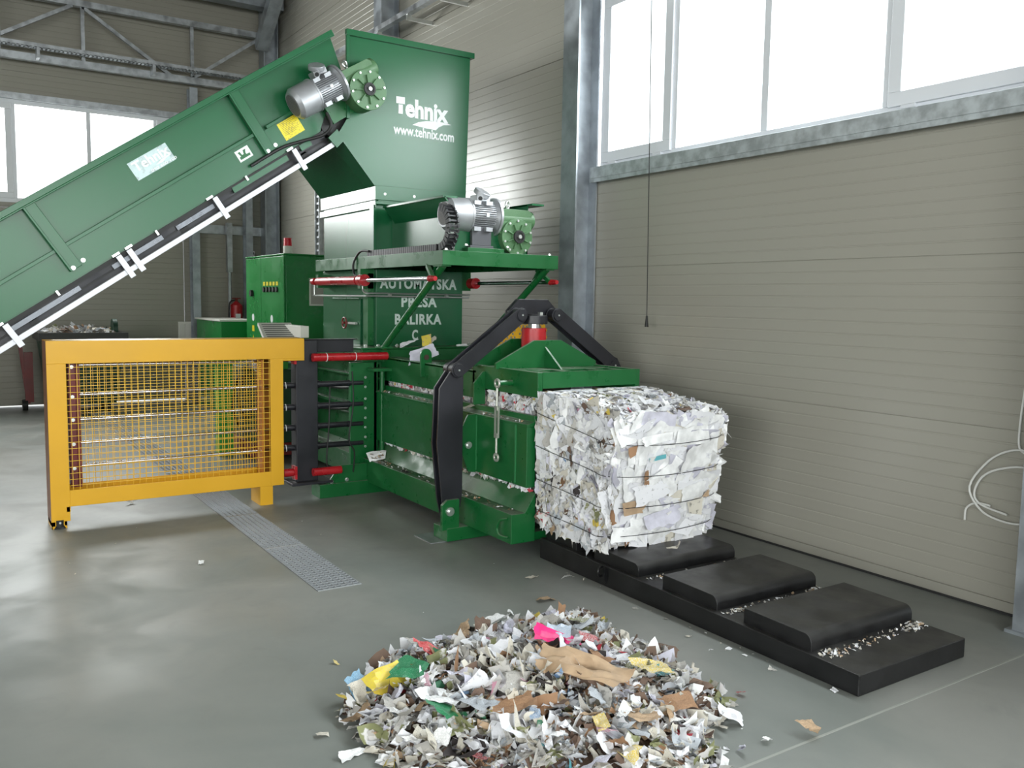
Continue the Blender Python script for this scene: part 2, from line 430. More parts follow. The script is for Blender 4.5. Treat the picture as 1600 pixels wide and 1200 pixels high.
# ------------------------------------------------------------ building steel
def h_column(x, y, z0, z1, label, w=.22, d=.24, t=.016, name='steel_column', m=COLST, flip=False):
    mb = MB()
    if flip:
        mb.box(x - d / 2, x - d / 2 + t, y - w / 2, y + w / 2, z0, z1); mb.box(x + d / 2 - t, x + d / 2, y - w / 2, y + w / 2, z0, z1); mb.box(x - d / 2 + t, x + d / 2 - t, y - .006, y + .006, z0, z1)
    else:
        mb.box(x - w / 2, x + w / 2, y - d / 2, y - d / 2 + t, z0, z1); mb.box(x - w / 2, x + w / 2, y + d / 2 - t, y + d / 2, z0, z1); mb.box(x - .006, x + .006, y - d / 2 + t, y + d / 2 - t, z0, z1)
    mb.box(x - w / 2 - .03, x + w / 2 + .03, y - d / 2 - .02, y + d / 2, z0, z0 + .018)
    return tag(mb.build(name, m), label, 'column', 'steel columns of the hall')
h_column(-6.27, 4.81, 0, ZC, 'galvanised steel column on the right wall at the left end of the near window band')
h_column(-2.17, 4.81, 0, ZC, 'galvanised steel column at the right edge of the picture beside the white cable loop')
h_column(-10.25, 4.81, 0, ZC, 'galvanised steel column on the right wall seen above the green hopper')
h_column(-14.72, 4.78, 0, ZC, 'galvanised steel column in the far corner behind the green cabinet', w=.26)
h_column(-14.78, 3.56, 0, 4.98, 'galvanised steel column on the back wall right of the big door', w=.12, d=.2, flip=True)
h_column(-14.78, 4.42, 0, 4.98, 'slim galvanised steel column right of the fire extinguisher', w=.11, d=.2, flip=True)
g = MB(); g.box(XB + .01, XB + .07, 3.62, 4.66, 2.72, 2.86)
tag(g.build('wall_rail', STEEL), 'horizontal galvanised rail between the columns on the back wall', 'rail')
# truss along the back wall
XT = -14.62
t = thing('roof_truss', (XT, 1.5, 5.0), 'long galvanised lattice truss running along the top of the back wall', 'truss')
TZ0, TZ1 = 5.06, 5.92
b = MB(); b.box(XT - .05, XT + .05, YL, 4.66, TZ0 - .05, TZ0 + .05); b.build('bottom_chord', STEEL, t)
b = MB(); b.box(XT - .05, XT + .05, YL, 4.66, TZ1 - .04, TZ1 + .05); b.build('top_chord', STEEL, t)
ys = [4.6, 3.53, 1.98, .9, -.2, -1.8, -3.3, -4.9, -6.4]
for i, y in enumerate(ys[1:-1]):
    b = MB(); b.box(XT - .025, XT + .025, y - .025, y + .025, TZ0 + .05, TZ1 - .04); b.build('post', STEEL, t)
dg = [(4.6, TZ1, 3.53, TZ0), (1.98, TZ1, 3.2, TZ0), (1.85, TZ1, .55, TZ0), (-.2, TZ1, .45, TZ0), (-.3, TZ1, -1.7, TZ0), (-3.3, TZ1, -1.8, TZ0), (-3.4, TZ1, -4.8, TZ0)]
for (a, za, c, zc) in dg:
    b = MB(); b.bar((XT, a, za - .03), (XT, c, zc + .04), .05, .05, up=(1, 0, 0)); b.build('diagonal', STEEL, t)
# cable tray on the truss
t = thing('cable_tray', (XT + .2, 1., 5.15), 'perforated grey cable tray running along the truss bottom chord', 'cable tray')
b = MB(); yy = -5.
while yy < 4.4: b.box(XT + .1, XT + .24, yy, yy + .03, 5.16, 5.172); yy += .055
b.box(XT + .1, XT + .104, -5, 4.4, 5.16, 5.22); b.box(XT + .236, XT + .24, -5, 4.4, 5.16, 5.22); b.build('tray', STEEL, t, smooth=False)
for y in (-3.4, -1.8, -.2, 1.35, 2.9):
    b = MB(); b.box(XT + .05, XT + .25, y, y + .04, 5.02, 5.16); b.build('bracket', STEEL, t)
# tray along right wall
t = thing('cable_tray', (-9, 4.85, 4.9), 'narrow galvanised cable channel high on the right wall beside the hopper', 'cable tray')
b = MB(); b.box(-14.4, -6.45, 4.60, 4.67, 4.92, 4.98); b.build('channel', STEEL, t)
for x in (-10.1, -9.3, -8.5, -7.7): b = MB(); b.box(x, x + .03, 4.67, 4.938, 4.86, 4.90); b.box(x, x + .03, 4.61, 4.67, 4.86, 4.92); b.build('bracket', ZINC, t)
# vertical cable ladder near the corner
t = thing('cable_ladder', (-12.75, 4.88, 0), 'vertical perforated cable ladder on the bright wall behind the green cabinet', 'cable ladder')
b = MB(); b.box(-12.86, -12.84, 4.86, 4.93, 0.02, 4.9); b.box(-12.70, -12.68, 4.86, 4.93, 0.02, 4.9)
z = .1
while z < 4.9: b.box(-12.84, -12.70, 4.88, 4.90, z, z + .03); z += .1
b.build('ladder', STEEL, t, smooth=False)
# big dark roof beam & corner brace
b = MB(); b.bar((-14.6, 4.62, 5.75), (-13.4, 4.62, ZC - .02), .16, .2, up=(0, 1, 0)); tag(b.build('corner_brace', COLST), 'dark diagonal steel brace rising from the far corner column to the roof', 'brace')
b = MB(); b.box(-14.55, -14.3, YL, 4.9, 6.3, 6.62); tag(b.build('roof_beam', COLST), 'dark horizontal roof beam above the back wall truss', 'beam')
# white down pipe / conduit lines on back wall
b = MB(); b.cyl((-14.7, 4.09, 2.75), (-14.7, 4.09, 1.25), .03, 10); b.box(-14.76, -14.66, 4.05, 4.13, 2.1, 2.9)
tag(b.build('chain_hoist_tube', STEEL), 'grey vertical tube hanging on the back wall left of the fire extinguisher', 'tube')
b = MB()
b.box(-14.88, -14.86, 3.30, 3.50, 1.0, 1.28); b.box(-14.86, -14.84, 3.32, 3.39, 1.03, 1.25); b.box(-14.86, -14.84, 3.41, 3.48, 1.03, 1.25)
tag(b.build('socket_panel', WHITE_P), 'small pale double socket panel low on the back wall beside the column', 'socket panel')
# pull cord and white cable
t = thing('pull_cord', (-5.32, 4.80, 1.5), 'thin black pull cord hanging in front of the right wall windows', 'cord')
b = MB(); b.tube([(-5.36, 4.78, 4.3), (-5.34, 4.79, 3.), (-5.32, 4.80, 1.58)], .0035, 6); b.build('cord', RUBBER, t)
b = MB(); b.cyl((-5.32, 4.80, 1.51), (-5.32, 4.80, 1.6), .016, 12, r2=.008); b.build('cord_weight', RUBBER, t)
b = MB()
b.tube([(-2.36, 4.9, 3.0), (-2.38, 4.9, 1.9), (-2.40, 4.91, 1.4), (-2.42, 4.91, 1.1), (-2.41, 4.90, .95), (-2.35, 4.9, .92), (-2.34, 4.89, .94), (-2.45, 4.89, .93), (-2.57, 4.90, .854), (-2.67, 4.9, .69), (-2.60, 4.9, .57), (-2.48, 4.9, .53),
        (-2.36, 4.89, .54), (-2.30, 4.89, .6), (-2.30, 4.88, .75), (-2.36, 4.89, .845), (-2.5, 4.89, .82), (-2.60, 4.9, .758), (-2.64, 4.9, .66), (-2.60, 4.9, .60), (-2.45, 4.9, .57)], .006, 8, 5)
tag(b.build('white_cable', WHITE_CABLE), 'loose looped white electric cable hanging on the right wall by the column', 'cable')
b = MB(); b.tube([(-2.55, 4.91, .60), (-2.63, 4.91, .60), (-2.685, 4.91, .56), (-2.69, 4.91, .49)], .006, 8, 5)
tag(b.build('white_cable', WHITE_CABLE), 'short bent end of white cable poking out low on the right wall', 'cable')

# ------------------------------------------------------------ drain grates
def grate():
    mb = MB(); L_ = 1.0; W = GY1 - GY0
    n = 7
    for i in range(n + 1):
        y = .004 + (W - .012) * i / n; mb.box(.003, L_ - .003, y, y + .004, -.02, .003)
    k = 24
    for i in range(k + 1):
        x = .003 + (L_ - .012) * i / k; mb.box(x, x + (.012 if i in (0, k) else .006), .004, W - .004, -.012, .0035 if i in (0, k) else .002)
    return mb
gname = ['end section nearest the camera', 'second section from the near end', 'third section, in front of the yellow guard', 'section under the yellow guard', 'first section behind the yellow guard', 'second section behind the yellow guard', 'third section behind the yellow guard', 'fourth section behind the yellow guard', 'farthest section by the big back door']
g0 = None
for i in range(9):
    if g0 is None:
        mb = grate(); mb.xf(Matrix.Translation((GX1 - 1.0, GY0, 0))); g0 = mb.build('drain_grate', mat('grate_zinc', (.42, .44, .46), .5, .3), smooth=False); o = g0; base = o.location.copy()
    else:
        o = g0.copy(); COL.objects.link(o); o.location = base + Vector((-1.0 * i, 0, 0))
    tag(o, 'steel floor drain grate, ' + gname[i], 'grate', 'floor drain grates')

# ------------------------------------------------------------ gear motor
def gear_motor(parent, C, phi, with_foot=False, r=.168):
    """C = centre of gearbox front face (faces +X); motor axis runs -Y rotated by phi about X"""
    def put(mb, name, m, par, bevel=0):
        T = Matrix.Translation(C) @ Matrix.Rotation(phi, 4, 'X'); mb.xf(T); return mb.build(name, m, par, bevel=bevel)
    g = MB()
    g.cyl((-.20, 0, 0), (-.012, 0, 0), r * .97, 40); g.cyl((-.012, 0, 0), (0, 0, 0), r, 40); g.cyl((0, 0, 0), (.022, 0, 0), .062, 28, r2=.055)
    for k in range(8):
        a = R(22.5 + 45 * k); c, s = math.cos(a), math.sin(a)
        g.bar((.006, c * .055, s * .055), (.006, c * r * .72, s * r * .72), .010, .03, up=(1, 0, 0))
    # worm housing
    g.prism([(-.155, .02), (-.155, .225), (.13, .225), (.16, .20), (.16, .02)], -.18, -.03)
    g.cyl((-.105, -.16, .145), (-.105, .19, .145), .078, 24); g.cyl((-.105, .19, .145), (-.105, .205, .145), .062, 20)
    gb = put(g, 'gearbox', GREEN_GEAR, parent, .003)
    for k in range(10):
        a = R(18 + 36 * k); mb = MB(); c, s = math.cos(a) * r * .88, math.sin(a) * r * .88
        mb.cyl((0, c, s), (.011, c, s), .0105, 6); put(mb, 'bolt', ZINC, gb)
    mb = MB(); mb.cyl((.02, 0, 0), (.030, 0, 0), .054, 24); mb.ring((.028, 0, 0), (.036, 0, 0), .036, .052, 24); put(mb, 'hub_cap', RUBBER, gb)
    mb = MB(); mb.cyl((.03, 0, 0), (.045, 0, 0), .016, 12); put(mb, 'shaft_end', ZINC, gb)
    mb = MB(); mb.torus((-.1, -.04, .262), (.9, .5, 0), .028, .008); mb.cyl((-.1, -.04, .22), (-.1, -.04, .235), .013, 10); put(mb, 'lifting_eye', ZINC, gb)
    # motor
    ax = (-.105, .155); m = MB()
    P = lambda y, dx=0, dz=0: (ax[0] + dx, y, ax[1] + dz)
    m.cyl(P(-.185), P(-.165), .155, 36); 
    m.cyl(P(-.43), P(-.185), .098, 32)
    m.cyl(P(-.185), P(-.215), .14, 32, r2=.10)
    for k in range(44):
        a = 2 * math.pi * k / 44; c, s = math.cos(a), math.sin(a)
        if abs(s) > .93: continue
        rr = .125
        m.bar(P(-.43, c * .094, s * .094), P(-.215, c * .094, s * .094), .0045, .05, up=(c, 0, s)) if False else m.add(
            [P(-.43, c * .09 - s * .0022, s * .09 + c * .0022), P(-.43, c * rr - s * .0022, s * rr + c * .0022), P(-.43, c * rr + s * .0022, s * rr - c * .0022), P(-.43, c * .09 + s * .0022, s * .09 - c * .0022),
             P(-.215, c * .09 - s * .0022, s * .09 + c * .0022), P(-.215, c * rr - s * .0022, s * rr + c * .0022), P(-.215, c * rr + s * .0022, s * rr - c * .0022), P(-.215, c * .09 + s * .0022, s * .09 - c * .0022)],
            [(0, 1, 2, 3), (7, 6, 5, 4), (0, 4, 5, 1), (1, 5, 6, 2), (2, 6, 7, 3)])
    # feet bosses
    for dz in (-.115, .09):
        for y in (-.39, -.28): m.box(ax[0] + .06, ax[0] + .12, y - .03, y + .03, ax[1] + dz - .012, ax[1] + dz + .02)
    mo = put(m, 'motor', ALU, parent, 0)
    c = MB(); c.cyl(P(-.60), P(-.425), .132, 36, r2=.136); c.cyl(P(-.632), P(-.60), .105, 36, r2=.132); c.ring(P(-.435), P(-.42), .120, .139, 36); put(c, 'fan_cover', ALU, mo)
    c = MB(); c.cyl(P(-.636), P(-.6325), .09, 30); put(c, 'fan_grille', mat('dark_grille', (.12, .115, .115), .6, noise_amt=.4, noise_scale=150), mo)
    jb = MB(); jb.box(ax[0] - .06, ax[0] + .055, -.36, -.235, ax[1] + .115, ax[1] + .165); jb.cyl(P(-.30, .01, .165), P(-.29, .03, .20), .068, 28)
    put(jb, 'terminal_box', ALU, mo, .006)
    jb = MB(); jb.cyl(P(-.33, .055, .14), P(-.36, .105, .13), .026, 16); put(jb, 'cable_gland', ALU, mo)
    jb = MB(); jb.cyl(P(-.358, .102, .1305), P(-.363, .111, .129), .017, 14); put(jb, 'gland_plug', RUBBER, mo)
    jb = MB(); jb.box(ax[0] + .124, ax[0] + .128, -.31, -.285, ax[1] - .012, ax[1] + .014); put(jb, 'rating_plate', DEC_W, mo)
    if with_foot:
        fb = MB(); fb.box(ax[0] - .1, ax[0] + .09, -.44, -.22, -.106, -.085); fb.box(ax[0] - .09, ax[0] - .05, -.42, -.24, -.085, .07); fb.box(ax[0] + .05, ax[0] + .085, -.42, -.24, -.085, .07)
        put(fb, 'motor_foot', mat('dark_casting', (.10, .10, .11), .5, .4), mo, .004)
    return gb, mo

# ------------------------------------------------------------ conveyor
TH = R(34.3); CO = Vector((-7.28, .391, 1.46))
sd = Vector((0, math.cos(TH), math.sin(TH))); td = Vector((0, -math.sin(TH), math.cos(TH)))
def cv(s, t, x=0.): return CO + sd * s + td * t + Vector((x, 0, 0))
def cbox(mb, s0, s1, t0, t1, x0, x1):
    vs = [cv(s, t, x) for x in (x0, x1) for s in (s0, s1) for t in (t0, t1)]
    return mb.add(vs, [(0, 1, 3, 2), (4, 6, 7, 5), (0, 4, 5, 1), (2, 3, 7, 6), (0, 2, 6, 4), (1, 5, 7, 3)])
cvy = thing('belt_conveyor', (-7.8, -1.6, 0), 'long inclined green belt conveyor rising from the left into the hopper', 'conveyor')
S0 = -2.35; WID = -1.15
b = MB()
def cprism(mb, pts, x0, x1):
    n = len(pts); mb.add([cv(s, t, x0) for s, t in pts] + [cv(s, t, x1) for s, t in pts], [tuple(range(n))[::-1], tuple(range(n, 2 * n))] + [(i, (i + 1) % n, n + (i + 1) % n, n + i) for i in range(n)])
cprism(b, [(S0, 0), (2.93, 0), (2.96, .03), (3.395, .348), (3.46, .63), (S0, .63)], -.025, -.018)
cbox(b, S0, 2.93, 0.012, .235, -.018, 0.0)      # lower raised plate
so = b.build('side_panel', GREEN_SMOOTH, cvy)
b = MB(); cbox(b, S0, 3.47, .612, .655, -.03, .045); cbox(b, S0, 3.47, .60, .612, .030, .045); b.build('top_flange', GREEN_SMOOTH, cvy, .003)
b = MB(); cbox(b, S0, 2.43, .235, .262, -.018, .028); cbox(b, 2.52, 2.95, .235, .262, -.018, .028); b.build('middle_rail', GREEN_SMOOTH, cvy, .003)
for s in (-1.1, .66, 2.44):
    b = MB(); cbox(b, s - .05, s + .045, .07, .61, 0.0, .03); cbox(b, s - .05, s - .032, .07, .61, .03, .045); b.build('stiffener', GREEN_SMOOTH, cvy, .004)
    bolts('bolt', [cv(s - .018, .085, .03), cv(s + .075, .095, 0)], .011, .012, (1, 0, 0), cvy, ZINC)
b = MB(); cprism(b, [(S0, 0), (3.2, 0), (3.46, .63), (S0, .63)], WID, WID + .01); b.build('side_panel', GREEN_SMOOTH, cvy)
b = MB(); cbox(b, S0, 3.47, .612, .655, WID - .03, WID + .04); b.build('top_flange', GREEN_SMOOTH, cvy)
b = MB(); cbox(b, S0, 3.2, .10, .112, WID + .02, -.03)
k = S0 + .1
while k < 3.1: cbox(b, k, k + .02, .112, .15, WID + .05, -.06); k += .35
b.build('belt', RUBBER, cvy)
b = MB(); cbox(b, S0, 3.1, -.085, -.070, WID + .02, -.03); cbox(b, S0, 2.95, -.03, -.0, -.028, -.006); b.build('return_belt', RUBBER, cvy)
b = MB(); cbox(b, S0, 2.95, -.118, -.0, -.045, -.035); b.build('under_guard', BLACK, cvy)
# grey slide plates and rollers under the belt
k = -1.6
pl = mat('worn_grey_plate', (.16, .17, .19), .3, .6, noise_amt=.3, noise_scale=8)
for s0, s1 in ((-1.3, -.75), (.05, .60), (.88, 1.32), (1.45, 1.8), (-.5, -.1)):
    b = MB(); cbox(b, s0, s1, -.078, -.042, -.03, -.012); b.build('slide_plate', pl, cvy)
b = MB(); cbox(b, 2.0, 2.55, -.06, -.015, -.028, .0); b.build('cover_strip', GREEN_SMOOTH, cvy)
b = MB(); cbox(b, 2.69, 2.80, -.055, -.005, -.028, .0); b.build('cover_strip', GREEN_SMOOTH, cvy)
b = MB(); cbox(b, S0, 3.00, -.160, -.118, -.02, .025); cbox(b, S0, 3.00, -.160, -.118, WID - .02, WID + .02); b.build('lower_rail', ALU_RAIL, cvy, .004)
for s in (.03, .955, 1.045, 1.83, 2.62, -.9):
    b = MB(); cbox(b, s - .022, s + .022, -.195, -.005, .025, .037); b.build('rail_clamp', ALU_RAIL, cvy, .003)
for s in (.0, .95, 1.06, 1.8, 2.60):
    b = MB(); cbox(b, s - .03, s + .03, .0, .018, .0, .012); b.build('clip', ZINC, cvy)
for s in (.45, 1.3, 2.15):
    b = MB(); cbox(b, s - .008, s + .008, -.03, .01, -.006, .012); b.build('clip', ZINC, cvy)
for s in (-2.1, -1.0, .2, 1.5, 2.7):
    b = MB(); b.cyl(cv(s, -.10, WID + .03), cv(s, -.10, -.03), .035, 16); b.build('return_roller', RUBBER, cvy)
b = MB(); b.cyl(cv(3.1, .02, WID + .03), cv(3.1, .02, -.03), .14, 24); b.build('head_drum', RUBBER, cvy)
b = MB(); b.cyl(cv(-2.2, .02, WID + .03), cv(-2.2, .02, -.03), .12, 24); b.build('tail_drum', RUBBER, cvy)
for x in (-.05, WID + .05):
    b = MB(); p = cv(-1.75, 0, x); b.box(p.x - .04, p.x + .04, p.y - .04, p.y + .04, 0, p.z + .02); b.build('support_leg', GREEN, cvy)
# stickers
sk = MB(); cprism(sk, [(1.418, .379), (1.756, .379), (1.756, .523), (1.418, .523)], -.0175, -.0160); st_ = sk.build('logo_sticker', DEC_G, cvy, smooth=False)
lt = MB(); put_text(lt, 'Tehnix', cv(1.44, .44, -.0158), sd, td, .31, .072, .03); 
n_ = [(1.60, .415), (1.66, .432), (1.73, .437), (1.75, .43), (1.70, .425), (1.66, .41)]
lt.add([cv(s, t, -.0152) for s, t in n_], [tuple(range(6))])
put_text(lt, '090 600 100', cv(1.545, .384, -.0158), sd, td, .225, .02, .01); lt.build('lettering', DEC_W, st_, smooth=False)
sk = MB(); cprism(sk, [(2.18, .115), (2.305, .115), (2.305, .207), (2.18, .207)], .0002, .0014); st_ = sk.build('warning_sticker', DEC_W, cvy, smooth=False)
sk = MB(); cprism(sk, [(2.195, .13), (2.29, .13), (2.29, .15), (2.26, .15), (2.26, .165), (2.275, .19), (2.25, .19), (2.24, .16), (2.225, .16), (2.22, .19), (2.2, .19), (2.21, .155), (2.195, .15)], .0016, .002); sk.build('pictogram', GREEN, st_, smooth=False)
sk = MB(); cprism(sk, [(2.617, .078), (2.811, .078), (2.811, .225), (2.617, .225)], .0002, .0014); st_ = sk.build('yellow_sticker', DEC_Y, cvy, smooth=False)
lt = MB()
for i in range(9): cbox(lt, 2.635, 2.79 - (i % 3) * .02, .212 - i * .012, .2155 - i * .012, .0016, .002)
lt.build('printed_lines', mat('sticker_ink', (.35, .28, .02), .6), st_, smooth=False)
gear_motor(cvy, Vector((-7.05, 3.145, 3.463)), TH - R(3))
b = MB(); cprism(b, [(3.05, .0), (3.45, .0), (3.5, .3), (3.05, .3)], -.02, .05); b.build('motor_mount', GREEN, cvy)
b = MB(); b.tube([(-7.12, 2.80, 3.24), (-7.10, 2.83, 3.14), (-7.14, 2.78, 3.06), (-7.2, 2.62, 3.0), (-7.24, 2.45, 2.93), (-7.25, 2.2, 2.76)], .014, 8, 5); b.build('motor_cable', RUBBER, cvy)

# ------------------------------------------------------------ hopper
hp = thing('feed_hopper', (-7.9, 3.75, 2.6), 'tall green sheet metal feed hopper with white Tehnix lettering above the press', 'hopper')
HX0, HX1 = -8.55, -7.25
b = MB()
out = [(3.035, 3.955), (3.035, 3.24), (2.95, 3.10), (3.325, 2.66), (3.33, 2.53), (4.22, 2.53), (4.255, 3.955)]
b.prism(out, HX1 - .008, HX1, 'x'); ft = b.build('front_panel', GREEN_SMOOTH, hp)
b = MB(); b.prism(out, HX0, HX0 + .008, 'x'); b.build('rear_panel', GREEN_SMOOTH, hp)
for nm_, (y0, z0), (y1, z1) in (('sloped_panel', (2.95, 3.10), (3.325, 2.66)), ('side_panel', (4.22, 2.53), (4.255, 3.955))):
    b = MB(); b.add([(HX0 + .008, y0, z0), (HX1 - .008, y0, z0), (HX1 - .008, y1, z1), (HX0 + .008, y1, z1), (HX0 + .008, y0 + .006, z0 + .003), (HX1 - .008, y0 + .006, z0 + .003), (HX1 - .008, y1 + .006, z1 + .003), (HX0 + .008, y1 + .006, z1 + .003)], [(3, 2, 1, 0), (4, 5, 6, 7), (0, 1, 5, 4), (1, 2, 6, 5), (2, 3, 7, 6), (3, 0, 4, 7)])
    b.build(nm_, GREEN_SMOOTH, hp)
b = MB(); b.box(HX0 + .01, HX1 - .01, 4.24, 4.285, 3.935, 3.985); b.box(HX1 - .01, HX1 + .035, 3.02, 4.285, 3.935, 3.985); b.box(HX0 - .03, HX0 + .01, 3.02, 4.285, 3.935, 3.985)
b.box(HX1, HX1 + .030, 3.02, 3.05, 3.24, 3.935)
b.build('rim_flange', GREEN_SMOOTH, hp, .003)
b = MB(); b.box(HX0, HX1 + .03, 2.90, 2.955, 3.075, 3.16) if False else b.prism([(2.86, 3.06), (2.94, 2.985), (3.01, 3.06), (2.94, 3.14)], HX1 - .01, HX1 + .012); b.build('joint_plate', GREEN_SMOOTH, hp)
b = MB(); put_text(b, 'ehnix', (HX1 + .001, 3.59, 3.338), (0, 1, -.02), (0, 0, 1), .44, .150, .04)
b.box(HX1 + .0005, HX1 + .003, 3.50, 3.585, 3.435, 3.495); b.box(HX1 + .0005, HX1 + .003, 3.522, 3.565, 3.348, 3.428)
b.build('logo_lettering', DEC_W, hp, smooth=False); b = MB()
b.add([(HX1 + .002, y, z) for y, z in [(3.66, 3.265), (3.72, 3.295), (3.80, 3.315), (3.9, 3.325), (4.0, 3.322), (4.06, 3.31), (3.98, 3.30), (3.93, 3.275), (3.90, 3.245), (3.80, 3.25)]], [tuple(range(10))]); b.build('logo_swoosh', DEC_W, hp, smooth=False); b = MB()
put_text(b, 'www.tehnix.com', (HX1 + .001, 3.475, 3.17), (0, 1, -.015), (0, 0, 1), .615, .085, .022)
b.build('lettering', DEC_W, hp, smooth=False)
bolts('bolt', [(HX1, 3.39, 2.63), (HX1, 3.68, 2.63), (HX1, 4.02, 2.63), (HX1, 4.17, 2.63)], .012, .012, (1, 0, 0), hp)

# ------------------------------------------------------------ baler
ba = thing('baling_press', (-7.0, 3.75, 0), 'large green horizontal baling press with lettered chute, black clamp yoke and red cylinders', 'baling press')
YN, YF = 3.31, 4.20
def mirror_y(pts): return [(7.5 - y + .01, z) for y, z in pts][::-1]
# base box beams both sides
for nm, pts in (('base_beam', [(3.12, .10), (3.12, .30), (3.225, .30), (YN, .43), (YN, .10)]),):
    for side in (0, 1):
        b = MB(); b.prism(pts if not side else mirror_y(pts), -10.4, -4.71, 'x'); b.build(nm, GREEN, ba, .004)
b = MB(); b.box(-10.4, -4.73, YN, YF, .10, .155); b.build('floor_plate', GREEN, ba)
b = MB(); b.box(-6.42, -6.30, 3.145, 3.185, .3005, .302); b.build('slot', TRENCH, ba)
# cross feet
b = MB(); b.box(-5.47, -5.27, 2.95, 4.62, .006, .10); f1 = b.build('cross_foot', GREEN, ba, .004)
b = MB(); b.box(-5.56, -5.30, 2.84, 3.02, 0, .006); b.build('foot_plate', STEEL, ba)
b = MB(); b.box(-7.20, -7.0, 2.68, 4.75, .0, .118); b.build('cross_foot', GREEN, ba, .004)
b = MB(); b.prism([(2.755, .118), (2.866, .267), (3.12, .267), (3.12, .118)], -7.035, -7.018); b.build('foot_gusset', GREEN, ba, .002)
bolts('bolt', [(-7.018, 2.79, .135), (-7.018, 2.93, .14)], .012, .012, (1, 0, 0), ba)
b = MB(); b.box(-10.2, -10.0, 2.9, 4.6, 0, .10); b.build('cross_foot', GREEN, ba, .004)
# lug plate with bolt at yoke foot
b = MB(); b.prism([(2.914, .09), (2.914, .27), (2.955, .303), (3.05, .303), (3.05, .09)], -5.305, -5.275); b.build('yoke_lug', GREEN, ba, .003)
b = MB(); b.cyl((-5.275, 2.972, .222), (-5.262, 2.972, .222), .032, 20); b.cyl((-5.262, 2.972, .222), (-5.245, 2.972, .222), .018, 12); b.build('lug_bolt', ZINC, ba)
# near side wall: panels with ledge
b = MB()
b.box(-7.09, -5.50, 3.245, YN, .455, .885); b.prism([(3.235, .875), (3.235, .89), (YN - .02, .905), (YN - .02, .945), (YN + .01, .945), (YN + .01, .875)], -7.09, -4.71, 'x')
b.build('side_wall', GREEN, ba, .003)
b = MB(); b.box(-5.38, -4.72, 3.238, YN, .465, .885); b.build('side_door', GREEN, ba, .004)
b = MB(); b.prism([(3.238, .885), (3.17, .885), (3.115, .79), (3.115, .62), (3.175, .47), (3.238, .46)], -5.385, -5.368, 'x'); b.build('door_flange', GREEN, ba, .003)
b = MB(); b.cyl((-5.368, 3.172, .665), (-5.358, 3.172, .665), .026, 20); b.cyl((-5.358, 3.172, .665), (-5.345, 3.172, .665), .015, 10); b.build('door_bolt', ZINC, ba)
b = MB(); b.box(-4.86, -4.845, 3.2375 - .004, 3.24, .48, .875); b.box(-5.372, -5.36, 3.2335, 3.24, .48, .875); b.build('weld_seam', mat('light_weld_green', (.03, .2, .07), .5), ba)
b = MB(); b.box(-10.4, -4.71, YF, YF + .065, .455, .93); b.build('far_side_wall', GREEN, ba)
# upper beams
b = MB(); b.box(-7.17, -5.52, YN, YN + .05, .985, 1.185); b.box(-7.17, -5.5, YN, YN + .16, 1.17, 1.19); b.build('upper_beam', GREEN, ba, .003)
b = MB(); b.box(-5.55, -4.71, YN, YN + .04, 1.065, 1.232); b.build('upper_beam', GREEN, ba, .003)
b = MB(); b.prism([(YN, 1.19), (YN - .02, 1.19), (YN - .095, 1.11), (YN - .095, .955), (YN, .955)], -5.385, -5.368, 'x'); b.build('beam_gusset', GREEN, ba, .002)
b = MB(); b.box(-4.735, -4.709, YN + .04, YF - .04, 1.125, 1.233); b.build('end_beam', GREEN, ba)
b = MB(); b.box(-5.9, -4.71, YF - .04, YF, 1.065, 1.232); b.build('upper_beam', GREEN, ba, .003)
b = MB(); b.box(-5.75, -5.0, YN + .04, YF - .04, 1.205, 1.222); b.box(-5.0, -4.735, YN + .04, YN + .2, 1.205, 1.222); b.box(-5.0, -4.735, 3.62, 3.70, 1.205, 1.222); b.box(-5.0, -4.735, 3.92, 4.0, 1.205, 1.222)
b.box(-5.0, -4.735, YF - .10, YF - .04, 1.205, 1.222); b.build('top_plate', GREEN, ba, .003)
b = MB(); b.box(-7.2, -5.75, YN + .1, YF, 1.13, 1.15); b.box(-7.17, -5.6, YF - .05, YF, .985, 1.185); b.build('channel_cover', GREEN, ba)
# A brackets
for x in (-5.20, -5.50):
    b = MB(); b.prism([(3.285, 1.222), (3.285, 1.262), (3.61, 1.42), (3.85, 1.42), (4.18, 1.262), (4.18, 1.222)], x - .012, x + .012); b.build('bracket_plate', GREEN, ba, .002)
b = MB(); b.add([(-5.19, 3.70, 1.375), (-5.19, 3.70, 1.222), (-4.98, 3.70, 1.222), (-5.19, 3.716, 1.375), (-5.19, 3.716, 1.222), (-4.98, 3.716, 1.222)], [(0, 1, 2), (5, 4, 3), (0, 2, 5, 3), (0, 3, 4, 1), (1, 4, 5, 2)]); b.build('gusset', GREEN, ba)
